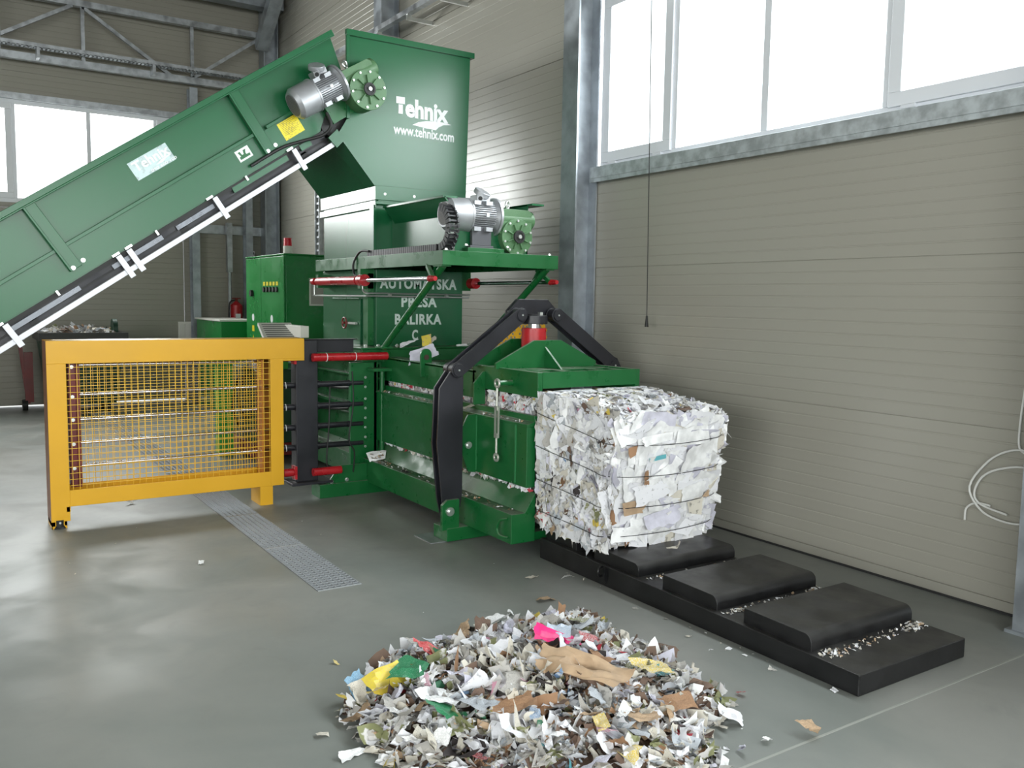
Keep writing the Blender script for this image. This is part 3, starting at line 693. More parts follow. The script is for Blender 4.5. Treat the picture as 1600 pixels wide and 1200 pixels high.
# yoke
def capsule(p, q, r, n=10):
    p = Vector((p[0], p[1])); q = Vector((q[0], q[1])); d = (q - p).normalized(); a0 = math.atan2(d.y, d.x); out = []
    for i in range(n + 1): t = a0 + math.pi / 2 + math.pi * i / n; out.append((p.x + r * math.cos(t), p.y + r * math.sin(t)))
    for i in range(n + 1): t = a0 - math.pi / 2 + math.pi * i / n; out.append((q.x + r * math.cos(t), q.y + r * math.sin(t)))
    return out
PL, PU = (3.035, 1.215), (3.56, 1.60); PLR, PUR = (4.445, 1.212), (3.885, 1.60)
armp = [(3.0, 1.225), (3.02, 1.265), (3.06, 1.28), (3.08, 1.26), (3.088, 1.2), (3.088, .34), (3.075, .24), (3.0, .16), (2.955, .17), (2.925, .30), (2.882, .70), (2.90, 1.09)]
for side in (0, 1):
    mm = (lambda P_: [(7.51 - y, z) for y, z in P_][::-1]) if side else (lambda P_: P_)
    for dx in (-.045, .03):
        b = MB(); b.prism(mm(armp), -5.35 + dx, -5.35 + dx + .018); b.build('yoke_arm', BLACK, ba, .003)
        b = MB(); b.prism(capsule(PLR, PUR, .053) if side else capsule(PL, PU, .053), -5.35 + dx + .02, -5.35 + dx + .038); b.build('yoke_link', BLACK, ba, .003)
    for (y, z) in ([PLR, PUR] if side else [PL, PU]):
        b = MB(); b.cyl((-5.42, y, z), (-5.28, y, z), .048, 24); b.cyl((-5.28, y, z), (-5.272, y, z), .042, 24); p = b.build('pivot_pin', BLACK, ba, .002)
        b = MB(); b.cyl((-5.272, y, z), (-5.266, y, z), .007, 8); b.build('grease_nipple', ZINC, p)
b = MB()
for dx in (-.075, -.045):
    b.prism([(3.50, 1.56), (3.505, 1.63), (3.595, 1.716), (3.86, 1.716), (3.95, 1.63), (3.955, 1.56), (3.87, 1.55), (3.84, 1.60), (3.61, 1.60), (3.58, 1.55)], -5.35 + dx, -5.35 + dx + .018)
b.build('yoke_head', BLACK, ba, .003)
b = MB(); b.cyl((-5.35, 3.715, 1.19), (-5.35, 3.715, 1.505), .092, 32); b.build('clamp_cylinder', RED, ba, .004)
b = MB(); b.cyl((-5.35, 3.715, 1.505), (-5.35, 3.715, 1.54), .045, 24); b.build('piston_rod', CHROME, ba)
b = MB(); b.cyl((-5.35, 3.715, 1.535), (-5.35, 3.715, 1.598), .10, 32); b.cyl((-5.35, 3.715, 1.598), (-5.35, 3.715, 1.606), .06, 24); cp = b.build('cylinder_cap', BLACK, ba, .004)
b = MB(); b.box(-5.29, -5.26, 3.705, 3.73, 1.6, 1.622); b.build('cap_screw', ZINC, cp)
# perforated yellow cover behind the yoke
yc = MB(); PY = [(3.50, 1.16), (3.70, 1.33), (3.935, 1.525), (3.995, 1.525), (4.26, 1.525), (4.26, 1.16)]
xq = -5.95
hr = .011; y = 3.50
# plate built as strips between holes: grid of small quads with gaps
def inside(py, pz):
    if pz > 1.515 or pz < 1.16 or py > 4.25 or py < 3.5: return False
    if py < 3.94 and pz > 1.25 + (py - 3.50) * .83: return False
    return True
st = .034; rows = int(.37 / st) + 1
import bmesh
bm = bmesh.new()
def hexcell(cy, cz, hole):
    n = 6; o_ = []; i_ = []
    for k in range(n):
        a = R(60 * k + 30); o_.append(bm.verts.new((xq, cy + math.cos(a) * st * .577, cz + math.sin(a) * st * .577)))
        if hole: i_.append(bm.verts.new((xq, cy + math.cos(a) * hr, cz + math.sin(a) * hr)))
    if hole:
        for k in range(n): bm.faces.new((o_[k], o_[(k + 1) % n], i_[(k + 1) % n], i_[k]))
    else: bm.faces.new(o_)
for r in range(0, 14):
    for c_ in range(0, 26):
        cy = 3.50 + c_ * st + (st / 2 if r % 2 else 0); cz = 1.17 + r * st * .866
        if inside(cy, cz): hexcell(cy, cz, all(inside(cy + dy, cz + dz) for dy, dz in ((.02, 0), (-.02, .0), (0, .02), (-.015, .02))) and abs(cy - 3.965) > .02)
bmesh.ops.remove_doubles(bm, verts=bm.verts, dist=.001)
me = bpy.data.meshes.new('perforated_cover'); bm.to_mesh(me); bm.free(); me.materials.append(YELLOW)
o = bpy.data.objects.new('perforated_cover', me); COL.objects.link(o); o.parent = ba
me.transform(Matrix.Translation(-ba.location)); md = o.modifiers.new('s', 'SOLIDIFY'); md.thickness = .003
# lifting lug
b = MB(); b.prism([(3.275, 1.075), (3.275, 1.25)] + [(3.325 + .05 * math.cos(R(a)), 1.255 + .05 * math.sin(R(a))) for a in range(180, -1, -20)] + [(3.375, 1.075)], -6.33, -6.31)
b.build('lifting_lug', GREEN, ba, .002)
b = MB(); b.cyl((-6.3095, 3.325, 1.235), (-6.305, 3.325, 1.235), .022, 18); b.build('lug_hole', mat('dark_hole', (.05, .03, .02), .8), ba)
# turnbuckle
tb = MB(); tb.cyl((-4.86, YN, 1.155), (-4.95, 3.22, 1.155), .018, 14) if False else tb.cyl((-5.02, YN, 1.14), (-5.02, 3.20, 1.14), .02, 14); pin = tb.build('turnbuckle_pin', GREEN, ba)
b = MB(); b.torus((-5.02, 3.19, 1.14), (0, 1, 0), .026, .009); b.cyl((-5.02, 3.19, 1.115), (-5.02, 3.19, .98), .0085, 10)
b.box(-5.038, -5.002, 3.18, 3.20, .955, .985); b.box(-5.045, -5.034, 3.185, 3.197, .79, .98); b.box(-5.006, -4.995, 3.185, 3.197, .79, .98); b.box(-5.038, -5.002, 3.18, 3.20, .765, .795)
b.cyl((-5.02, 3.19, .77), (-5.02, 3.19, .66), .0085, 10); b.torus((-5.02, 3.19, .63), (0, 1, 0), .024, .009); b.build('turnbuckle', mat('worn_zinc', (.55, .56, .50), .4, .7), ba)
# hook loops of bar
b = MB(); b.tube([(-4.75, 3.115, .265), (-4.80, 3.09, .25), (-4.84, 3.09, .19), (-4.81, 3.09, .145), (-4.74, 3.115, .14)], .008, 8); b.build('handle', GREEN, ba)
# vertical guide plate, tube
b = MB(); b.box(-7.14, -7.10, 3.0, 3.25, .118, 1.145); b.box(-7.5, -7.1, 3.22, 3.26, .12, 1.145); b.build('guide_plate', GREEN, ba, .003)
bolts('bolt', [(-7.10, 3.14, z + dz) for z in (.443, .614, .784, .971) for dz in (-.042, .042)], .008, .008, (1, 0, 0), ba)
b = MB(); b.cyl((-7.0, 3.255, .28), (-7.0, 3.255, 1.07), .022, 14); b.cyl((-7.0, 3.255, 1.07), (-7.0, 3.255, 1.075), .03, 14); b.box(-7.08, -6.93, 3.15, 3.33, 1.075, 1.10); b.build('guide_tube', GREEN, ba)
# rear body of the press
b = MB(); b.box(-10.4, -7.15, 3.26, 3.31, .10, .62); b.box(-10.4, -7.15, 3.30, 3.33, .62, 1.12); b.box(-10.4, -7.15, 3.24, 3.36, .69, .72); b.box(-10.4, -7.15, 3.24, 3.36, .98, 1.0); b.box(-10.4, -7.15, 3.24, 4.25, 1.12, 1.15); b.box(-10.42, -10.38, 3.26, 4.25, .1, 1.15)
b.build('ram_housing', GREEN, ba, .003)
b = MB(); b.tube([(-7.2, 3.20, .93), (-7.8, 3.20, .86), (-8.5, 3.20, .84)], .018, 8); b.tube([(-7.2, 3.20, .76), (-7.8, 3.20, .66), (-8.5, 3.20, .60)], .018, 8); b.build('hydraulic_hose', RUBBER, ba)
b = MB(); b.tube([(-6.99, 2.97, 1.08), (-6.99, 2.98, .8), (-6.99, 2.94, .5), (-6.99, 2.99, .38), (-7.02, 2.99, .2)], .007, 8); b.build('hydraulic_hose', RUBBER, ba)
b = MB(); b.tube([(-7.02, 2.78, .95), (-7.02, 2.77, .6), (-7.02, 2.75, .3), (-7.04, 2.82, .20), (-7.06, 2.95, .22)], .007, 8); b.build('hydraulic_hose', RUBBER, ba)
# chute
b = MB(); b.box(-8.53, -7.25, YN, YF, 1.26, 1.965); ch = b.build('chute', GREEN_SMOOTH, ba, .004)
b = MB(); b.box(-8.6, -7.08, 3.10, 4.25, 1.15, 1.26); b.box(-8.6, -7.05, 3.08, 4.27, 1.26, 1.275); b.build('chute_base', GREEN, ba, .004)
bolts('bolt', [(-7.05, y, 1.29) for y in (3.12, 3.24, 3.42, 4.16)], .011, .012, (1, 0, 0), ba)
b = MB(); b.box(-8.20, -7.56, YN - .02, YN, 1.27, 1.70); b.box(-8.2, -7.56, YN - .035, YN - .02, 1.69, 1.705); hatch = b.build('hatch', GREEN_SMOOTH, ba, .004)
b = MB(); b.cyl((-7.85, YN - .02, 1.47), (-7.85, YN - .07, 1.47), .012, 10); b.torus((-7.85, YN - .055, 1.47), (0, 1, 0), .05, .008) ; b.build('hand_wheel', DARK_RED, hatch)
b = MB(); b.box(-7.78, -7.60, YN - .05, YN - .03, 1.46, 1.48); b.build('latch', ZINC, hatch)
b = MB(); b.box(-7.40, -7.30, YN - .06, YN, 1.28, 1.93); b.build('edge_channel', GREEN, ba, .003)
b = MB()
STW = mat('stencil_white', (.60, .70, .65), .5)
for tx, y_, z_, l_ in (('AUTOMATSKA', 3.345, 1.80, .79), ('PRE\u0160A', 3.56, 1.635, .365), ('BALIRKA', 3.495, 1.475, .48), ('C', 3.67, 1.33, .06)):
    b = MB(); put_text(b, tx, (-7.249, y_, z_), (0, 1, 0), (0, 0, 1), l_, .090, .035, 1.12); lo_ = b.build('lettering', STW, ch, smooth=False)

# neck
b = MB(); b.box(-8.50, -7.27, YN, YF, 2.08, 2.60); nk = b.build('neck', GREEN_SMOOTH, ba, .003)
b = MB(); b.box(-8.56, -7.22, YN - .02, YF + .02, 2.535, 2.56); b.box(-8.56, -7.22, YN - .022, YN - .012, 2.50, 2.56); b.build('neck_flange', GREEN_SMOOTH, ba, .003)
b = MB(); b.box(-8.56, -7.24, YN - .012, YF + .012, 2.575, 2.70); b.build('neck_collar', GREEN_SMOOTH, ba, .003)
b = MB(); b.box(-7.33, -7.24, YN - .03, YN, 2.08, 2.53); b.build('neck_post', GREEN_SMOOTH, ba, .003)
b = MB(); b.box(-7.33, -7.24, YF, YF + .03, 2.08, 2.53); b.build('neck_post', GREEN_SMOOTH, ba, .003)
# ram box over the deck
b = MB(); b.box(-7.26, -6.12, 3.47, 3.48, 2.09, 2.50); b.box(-7.26, -6.12, YF - .04, YF - .03, 2.09, 2.50); b.box(-6.13, -6.12, 3.48, YF - .03, 2.09, 2.4); b.build('ram_box', GREEN_SMOOTH, ba)
b = MB(); b.add([(-7.20, 3.36, 2.505), (-6.10, 3.36, 2.505), (-6.10, 3.47, 2.37), (-7.20, 3.47, 2.37), (-7.20, 3.37, 2.512), (-6.10, 3.37, 2.512), (-6.10, 3.478, 2.378), (-7.20, 3.478, 2.378)], [(0, 1, 2, 3), (7, 6, 5, 4), (0, 4, 5, 1), (1, 5, 6, 2), (2, 6, 7, 3), (3, 7, 4, 0)])
b.box(-7.2, -6.1, 3.35, 3.48, 2.50, 2.515); b.build('ram_box_flap', GREEN_SMOOTH, ba)
b = MB(); b.box(-7.2, -6.05, YF - .04, YF + .08, 2.49, 2.505); b.build('ram_box_flap', GREEN_SMOOTH, ba)
# deck
b = MB(); DX0, DX1, DY0_, DY1_ = -8.5, -5.86, 3.22, 4.30
b.box(DX1 - .008, DX1, DY0_, DY1_, 1.965, 2.075); b.box(DX0, DX1 - .008, DY0_, DY0_ + .008, 1.965, 2.075); b.box(DX0, DX1 - .008, DY1_ - .008, DY1_, 1.965, 2.075); b.box(DX0, DX0 + .008, DY0_ + .008, DY1_ - .008, 1.965, 2.075)
b.box(DX0 + .008, DX1 - .008, DY0_ + .008, DY1_ - .008, 2.06, 2.074); b.build('deck', GREEN, ba, .002)
b = MB(); b.box(-6.45, -6.03, 3.54, 3.88, 2.075, 2.118); b.build('motor_plinth', GREEN, ba, .003)
gear_motor(ba, Vector((-6.05, 4.02, 2.224)), 0., with_foot=True, r=.148)
bolts('bolt', [(-5.86, 3.25, 2.076), (-5.9, 4.24, 2.076), (-5.9, 3.45, 2.12), (-5.9, 3.83, 2.12)], .012, .014, (0, 0, 1), ba)
# energy chain
b = MB(); path = []
x = -7.3
while x < -5.99: path.append((x, 2.10, 0)); x += .035
for k in range(0, 14): a = -90 + 13 * k; path.append((-6.0 + .155 * math.cos(R(a)), 2.255 + .155 * math.sin(R(a)), a + 90))
for x, z, a in path:
    c, s = math.cos(R(a)), math.sin(R(a))
    for y0, y1, h in ((3.250, 3.264, .028), (3.326, 3.340, .028), (3.264, 3.326, .008)):
        q = [(-.014, -h), (.014, -h), (.014, h), (-.014, h)] if y0 != 3.264 else [(-.006, -.02), (.006, -.02), (.006, .02), (-.006, .02)]
        b.prism([(x + u * c - v * s, z + u * s + v * c) for u, v in q], y0, y1, 'y')
b.build('energy_chain', mat('chain_plastic', (.025, .025, .028), .5), ba, smooth=False)
b = MB(); b.tube([(-7.25, 3.24, 2.12), (-7.42, 3.23, 2.12), (-7.50, 3.2, 2.02), (-7.48, 3.2, 1.92), (-7.36, 3.2, 1.89)], .010, 8, 5); b.build('hydraulic_hose', RUBBER, ba)
# chute cylinders
for y, sgn in ((3.18, 1), (4.32, -1)):
    b = MB(); b.cyl((-8.32, y, 1.862), (-7.36, y, 1.862), .040, 24); cy = b.build('chute_cylinder', RED, ba, .003)
    b = MB(); b.cyl((-7.30, y, 1.862), (-7.20, y, 1.862), .052, 20); b.build('cylinder_gland', RED, cy)
    b = MB(); b.cyl((-8.46, y, 1.862), (-8.40, y, 1.862), .035, 16); b.cyl((-8.40, y, 1.862), (-8.32, y, 1.862), .022, 16); b.build('cylinder_eye', RED, cy)
    b = MB(); b.cyl((-7.20, y, 1.862), (-5.98, y, 1.862), .019, 16); b.build('piston_rod', CHROME, cy)
    b = MB(); b.cyl((-5.99, y, 1.862), (-5.90, y, 1.862), .026, 16, r2=.018); b.build('rod_end', RED, cy)
    b = MB(); b.box(-8.39, -8.33, min(y, y + sgn * .14), max(y, y + sgn * .14), 1.80, 1.93); b.box(-7.36, -7.30, min(y, y + sgn * .14), max(y, y + sgn * .14), 1.79, 1.965); b.build('cylinder_bracket', GREEN, ba)
    b = MB(); b.bar((-5.98, y + .02 * sgn, 1.87), (-6.12, y + .05 * sgn, 1.965), .03, .03); b.build('rod_bracket', GREEN, ba)
b = MB(); b.tube([(-8.43, 3.18, 1.83), (-8.43, 3.18, 1.735), (-8.38, 3.19, 1.725), (-7.3, 3.2, 1.725), (-7.2, 3.26, 1.725), (-7.2, 4.0, 1.725), (-7.2, 4.24, 1.725)], .008, 8, 3)
b.tube([(-7.25, 3.18, 1.82), (-7.25, 3.18, 1.78), (-7.22, 3.2, 1.75), (-7.2, 3.3, 1.75), (-7.2, 3.9, 1.75), (-7.2, 4.25, 1.75)], .008, 8, 3)
b.build('hydraulic_pipe', mat('pipe_steel', (.5, .52, .5), .35, .8), ba)
for y in (3.42, 4.0):
    b = MB(); b.cyl((-7.2, y - .012, 1.7375), (-7.2, y + .012, 1.7375), .018, 10); b.build('pipe_fitting', ZINC, ba)
# braces
for y in (3.265, 4.235):
    b = MB(); b.cyl((-6.98, y, 1.28), (-5.93, y, 1.965), .028, 18); b.box(-7.06, -6.92, y - .05, y + .05, 1.275, 1.29); b.box(-6.02, -5.88, y - .04, y + .04, 1.955, 1.965); b.build('brace', GREEN, ba)
    b = MB(); b.bar((-6.02, y - .01, 1.96), (-6.2, y + .02, 1.80), .03, .02); b.build('short_brace', GREEN, ba)

# ------------------------------------------------------------ yellow guard
gd = thing('safety_guard', (-7.12, 1.5, 0), 'yellow steel mesh safety guard standing left of the baling press', 'guard')
D0, D1 = -7.25, -7.0
def frame_yz(mb, x0, x1):
    mb.prism([(.65, .05), (.65, 1.365), (2.55, 1.365), (2.55, 1.185), (.65, 1.185)], x0, x1) if False else None
    mb.box(x0, x1, .65, 2.55, 1.20, 1.365); mb.box(x0, x1, .65, .775, .05, 1.20); mb.box(x0, x1, 2.262, 2.37, .155, 1.20); mb.box(x0, x1, .775, 2.262, .155, .275); mb.box(x0, x1, 2.37, 2.55, 1.182, 1.20)
b = MB(); frame_yz(b, D1 - .006, D1); b.build('front_frame', YELLOW, gd, .002)
b = MB(); frame_yz(b, D0, D0 + .006); b.build('rear_frame', YELLOW, gd, .002)
b = MB(); b.box(D0 + .006, D1 - .006, .65, .656, .05, 1.36); b.build('side_sheet', mat('reddish_brown_side', (.20, .07, .03), .45), gd)  # left side sheet in an even reddish brown, darker than the yellow frame
b = MB(); b.box(D0 + .006, D1 - .006, .656, 2.55, 1.355, 1.365); b.build('top_sheet', YELLOW, gd)
b = MB(); b.box(D0 + .006, D1 - .006, .775, 2.3, .155, .161); b.build('bottom_sheet', YELLOW, gd)
b = MB(); b.box(D0, D1, .652, .752, 0.02, .05); b.box(D0, D1, .652, .658, .0, .05); b.box(D1 - .006, D1, .652, .675, .0, .05); b.box(D1 - .006, D1, .735, .752, .0, .05); b.box(D1 - .03, D1, .752, .778, .118, .155); b.build('leg', YELLOW, gd)
b = MB(); b.cyl((D1 - .02, .705, .008), (D1 - .02, .705, .062), .032, 20); b.cyl((D1 - .02, .705, 0), (D1 - .02, .705, .012), .045, 20, r2=.038); ft_ = b.build('levelling_foot', RUBBER, gd)
b = MB(); b.cyl((D1 + .010, .705, .045), (D1 + .016, .705, .045), .008, 8); b.build('screw', ZINC, ft_)
b = MB(); b.box(D1 - .05, D1, 2.17, 2.275, 0.0, .155); b.box(D0, D1 - .05, 2.17, 2.18, 0, .155); b.build('leg', YELLOW, gd)
def wires(x):
    mb = MB(); y = .775 - .02
    while y < 2.28: mb.box(x - .0018, x + .0018, y - .0018, y + .0018, .245, 1.215); y += .0455
    z = .262
    while z < 1.215: mb.box(x + .0018, x + .0052, .75, 2.285, z - .0018, z + .0018); z += .0455
    return mb
wires(D1 - .012).build('wire_mesh', YELLOW_WIRE, gd, smooth=False)
wires(D0 + .012).build('wire_mesh', YELLOW_WIRE, gd, smooth=False)

# ------------------------------------------------------------ tying unit (needles)
ty = thing('needle_carriage', (-7.12, 2.6, 0), 'black post and chrome needle rods of the wire tying unit between guard and press', 'tying unit')
b = MB(); b.box(-7.19, -7.06, 2.50, 2.69, .15, 1.345); b.build('post', BLACK, ty, .006)
b = MB(); b.box(-7.19, -7.10, 2.69, 3.03, 1.24, 1.35); b.box(-7.19, -7.08, 2.48, 3.06, 1.345, 1.353); b.build('top_arm', BLACK, ty, .004)
b = MB(); b.box(-7.26, -7.0, 2.44, 2.80, .128, .15); b.build('base_plate', BLACK, ty, .004)
for z in (.437, .608, .782, .967):
    b = MB(); b.cyl((-7.12, .86, z - .006), (-7.12, 2.36, z), .012, 14); b.build('needle_rod', CHROME, ty)
    b = MB(); b.cyl((-7.12, 2.36, z), (-7.12, 2.98, z), .025, 14); b.cyl((-7.12, 2.98, z), (-7.12, 3.12, z), .028, 14); b.cyl((-7.12, 2.685, z), (-7.12, 2.72, z), .034, 14)
    g_ = b.build('needle_guide', BLACK, ty)
    b = MB(); b.torus((-7.12, 2.43, z), (.2, 1, .1), .026, .004, 16, 6); b.build('cable_tie', DEC_W, g_)
b = MB(); b.cyl((-7.14, .80, 1.180), (-7.14, 2.4, 1.172), .010, 12); b.build('top_rod', CHROME, ty)
b = MB(); b.box(-7.16, -7.08, .795, .845, .28, 1.20); b.box(-7.10, -7.075, .845, .87, .28, 1.19); cr = b.build('cross_plate', DARK_RED, ty, .003)
bolts('bolt', [(-7.08, .82, z) for z in (.42, .60, .78, .95, 1.17)], .009, .008, (1, 0, 0), cr)
b = MB(); b.box(-7.18, -7.05, 2.205, 2.225, .17, 1.19); b.box(-7.18, -7.17, 2.225, 2.36, .17, 1.19); b.build('side_channel', mat('orange_brown_paint', (.42, .15, .01), .45), ty)
b = MB()
for k in range(9): b.box(-7.09, -7.05, 2.185, 2.203, 1.03 + k * .017, 1.042 + k * .017)
b.build('ribbed_strip', YELLOW, ty)
for z, y1, tie in ((1.205, 3.30, (2.72, 2.98)), (.235, 2.87, ())):
    b = MB(); b.cyl((-7.0, 2.62, z), (-7.0, y1, z), .034, 20); pp = b.build('red_cylinder', RED, ty)
    b = MB(); b.cyl((-7.08, 2.39, z), (-7.08, 2.50, z), .034, 20); b.box(-7.12, -7.03, 2.475, 2.495, z - .055, z + .055); b.build('cylinder_flange', RED, ty)
    for t_ in tie: b = MB(); b.torus((-7.0, t_ + .02, z), (0, 1, 0), .0355, .003, 20, 6); b.build('cable_tie', DEC_W, pp)

# ------------------------------------------------------------ bed with pads
bd = thing('bale_table', (-3.4, 3.72, 0), 'low black steel outfeed table with raised pads carrying the bale', 'table')
b = MB(); zl, zr = .137, .098
b.add([(-4.65, 3.31, 0), (-2.23, 3.31, 0), (-2.23, 4.15, 0), (-4.65, 4.15, 0), (-4.65, 3.31, zl), (-2.23, 3.31, zr), (-2.23, 4.15, zr), (-4.65, 4.15, zl)],
      [(3, 2, 1, 0), (4, 5, 6, 7), (0, 1, 5, 4), (1, 2, 6, 5), (2, 3, 7, 6), (3, 0, 4, 7)]); b.build('base', BLACK_BED, bd, .006)
def padz(x): return zl + (zr - zl) * (x + 4.65) / 2.42
for xr in (-2.51, -3.10, -3.71, -4.30):
    x0 = xr - (.41 if xr > -4 else .33); zb = padz(xr) - .003; H = .078
    pts = [(x0, zb), (x0, zb + H + .006)]
    for k in range(0, 9): a = R(90 - 90 * k / 8); pts.append((xr - .045 + .045 * math.cos(a), zb + H - .045 + .045 * math.sin(a)))
    pts += [(xr, zb)]
    b = MB(); b.prism(pts, 3.345, 4.145, 'y'); b.build('pad', BLACK_BED, bd, .003)
b = MB(); b.torus((-4.0, 3.300, .085), (1, .35, 0), .028, .007, 20, 8); b.box(-3.972, -3.955, 3.295, 3.31, .02, .12); b.build('ring', BLACK_BED, bd)

# ------------------------------------------------------------ paper
PAPER = [('paper_white', (.80, .80, .83), 24), ('paper_bright', (.86, .86, .86), 12), ('paper_cream', (.66, .62, .54), 9), ('paper_newsprint', (.50, .48, .45), 9), ('paper_grey', (.50, .53, .57), 6), ('paper_kraft', (.36, .21, .12), 5), ('paper_tan', (.48, .34, .22), 4),
         ('paper_dark', (.06, .05, .05), 2.4), ('paper_brown_print', (.18, .12, .09), 3), ('paper_yellow', (.68, .52, .10), 1.0), ('paper_red', (.50, .04, .06), .7), ('paper_blue', (.22, .34, .52), .9), ('paper_green', (.06, .22, .12), .5), ('paper_pink', (.62, .32, .42), .6), ('paper_olive', (.24, .25, .12), 1.6), ('paper_teal', (.12, .40, .45), .3), ('paper_lilac', (.62, .61, .70), 3)]
PM = []
for n_, c_, w_ in PAPER:
    if n_ in ('paper_newsprint', 'paper_grey', 'paper_cream'): m_ = mat(n_, c_, .8, spec=.2, alt=tuple(q * .45 for q in c_), alt_scale=28, alt_pos=(.55, .68))
    elif n_ == 'paper_white': m_ = mat(n_, c_, .75, spec=.25, alt=tuple(q * .62 for q in c_), alt_scale=40, alt_pos=(.60, .72))
    elif n_ in ('paper_yellow', 'paper_red', 'paper_blue', 'paper_green', 'paper_pink', 'paper_olive', 'paper_teal'): m_ = mat(n_, c_, .6, spec=.35, alt=(.66, .64, .62), alt_scale=16, alt_pos=(.50, .58))
    else: m_ = mat(n_, c_, .7, spec=.3, noise_amt=.15, noise_scale=12)
    PM.append(m_)
WT = [w for _, _, w in PAPER]
def pick(): return random.choices(range(len(PAPER)), WT)[0]
MI = {p[0]: i for i, p in enumerate(PAPER)}
def sheet(rng, n=4, fold=.5, rough=.12, elong=1.0, torn=.10, curl=.5):
    """torn and folded piece of paper about 2 units wide, returns verts, faces"""
    asp = rng.uniform(.4, 1.0); J = lambda a: rng.uniform(-a, a)
    cs = [(-1 + J(.28), -asp + J(.25) * asp), (1 + J(.28), -asp + J(.25) * asp), (1 + J(.28), asp + J(.25) * asp), (-1 + J(.28), asp + J(.25) * asp)]
    if rng.random() < .25: k = rng.randrange(4); cs[k] = ((cs[k][0] + cs[k - 2][0]) * .5, (cs[k][1] + cs[k - 2][1]) * .5)
    te = [rng.random() < .6 for _ in range(4)]; sd_ = rng.uniform(0, 100)
    folds = []
    for q in range(2 if rng.random() < .6 else 1):
        t = rng.uniform(0, 6.283); folds.append((math.cos(t), math.sin(t), rng.uniform(-.1, .6), fold * rng.uniform(.3, 2.0) * rng.choice((-1, 1))))
    ct = rng.uniform(0, 6.283); ck = rng.uniform(-curl, curl) * fold
    P = []
    for i in range(n + 1):
        for j in range(n + 1):
            u, v = i / n, j / n
            x = (cs[0][0] * (1 - u) + cs[1][0] * u) * (1 - v) + (cs[3][0] * (1 - u) + cs[2][0] * u) * v
            y = (cs[0][1] * (1 - u) + cs[1][1] * u) * (1 - v) + (cs[3][1] * (1 - u) + cs[2][1] * u) * v
            e = (v == 0 and te[0]) or (u == 1 and te[1]) or (v == 1 and te[2]) or (u == 0 and te[3])
            if e: x += J(torn); y += J(torn)
            elif 0 < u < 1 and 0 < v < 1: x += J(.06); y += J(.06)
            x *= elong
            z = rough * 1.6 * noise.noise(Vector((x * 2.1 + sd_, y * 2.1, sd_))) + J(rough) * .35
            d = x * math.cos(ct) + y * math.sin(ct); z += ck * d * d
            P.append(Vector((x, y, z)))
    for cx_, cy_, off, an in folds:
        an = max(-2.6, min(2.6, an * 1.6)); ca, sa = math.cos(an), math.sin(an)
        for p in P:
            d = p.x * cx_ + p.y * cy_ - off
            if d > 0:
                h = p.z; nd = d * ca - h * sa * .0; p.x += (nd - d) * cx_; p.y += (nd - d) * cy_; p.z = h * abs(ca) + d * sa
    fs = []
    for i in range(n):
        for j in range(n):
            a = i * (n + 1) + j; fs.append((a, a + n + 1, a + n + 2, a + 1))
    return P, fs
rg = random.Random(11)
def add_sheet(mb, M_, mi, **kw):
    vs, fs = sheet(rg, **kw); mb.cur = mi; mb.add([M_ @ v for v in vs], fs)
def basis(nrm, spin, loc, sc_):
    nrm = Vector(nrm).normalized(); q = nrm.to_track_quat('Z', 'Y').to_matrix().to_4x4()
    return Matrix.Translation(loc) @ q @ Matrix.Rotation(spin, 4, 'Z') @ Matrix.Diagonal((*sc_, 1)).to_4x4()

# ---- bale standing on the table
BX0, BX1, BY0, BY1, BZ0, BZ1 = -4.70, -3.92, 3.33, 4.21, .22, 1.00
bl = thing('paper_bale', (-4.3, 3.76, .2), 'wire bound bale of white waste paper coming out of the press', 'bale')
b = MB(); b.cur = MI['paper_newsprint']
N_ = 14
def bulge(p):
    q = Vector(p); d = .018 * noise.noise(q * 9) + .012 * noise.noise(q * 25); c = Vector((-4.3, 3.76, .6)); return q + (q - c).normalized() * d
def face_grid(o_, u, v, nu, nv):
    vs = [bulge(Vector(o_) + Vector(u) * (i / nu) + Vector(v) * (j / nv)) for i in range(nu + 1) for j in range(nv + 1)]
    fs = [(i * (nv + 1) + j, (i + 1) * (nv + 1) + j, (i + 1) * (nv + 1) + j + 1, i * (nv + 1) + j + 1) for i in range(nu) for j in range(nv)]
    b.add(vs, fs)
dx, dy, dz = BX1 - BX0, BY1 - BY0, BZ1 - BZ0
face_grid((BX0, BY0, BZ0), (dx, 0, 0), (0, 0, dz), 16, 16); face_grid((BX1, BY0, BZ0), (0, dy, 0), (0, 0, dz), 16, 16); face_grid((BX0, BY0, BZ1), (dx, 0, 0), (0, dy, 0), 16, 16)
face_grid((BX0, BY1, BZ0), (dx, 0, 0), (0, 0, dz), 16, 16); face_grid((BX0, BY0, BZ0), (dx, 0, 0), (0, dy, 0), 8, 8); face_grid((BX0, BY0, BZ0), (0, dy, 0), (0, 0, dz), 6, 6)
def bale_w():
    return random.choices([MI['paper_white'], MI['paper_bright'], MI['paper_cream'], MI['paper_newsprint'], MI['paper_grey'], MI['paper_lilac'], MI['paper_kraft'], MI['paper_dark'], MI['paper_brown_print'], MI['paper_yellow'], MI['paper_red'], MI['paper_blue'], MI['paper_olive'], MI['paper_pink']],
                          [30, 26, 9, 9, 4, 7, 1.0, .5, 1.4, .5, .35, .4, .7, .4])[0]
for _ in range(1300):   # near side
    x = rg.uniform(BX0 + .02, BX1); z = rg.uniform(BZ0 + .02, BZ1); s = rg.uniform(.02, .085)
    n = Vector((rg.gauss(0, .16), -1, rg.gauss(0, .15)))
    add_sheet(b, basis(n, rg.uniform(0, 6.28), (x, BY0 - rg.uniform(.004, .018), z), (s, s, s * .5)), bale_w(), n=5, fold=.22, rough=.24, torn=.14)
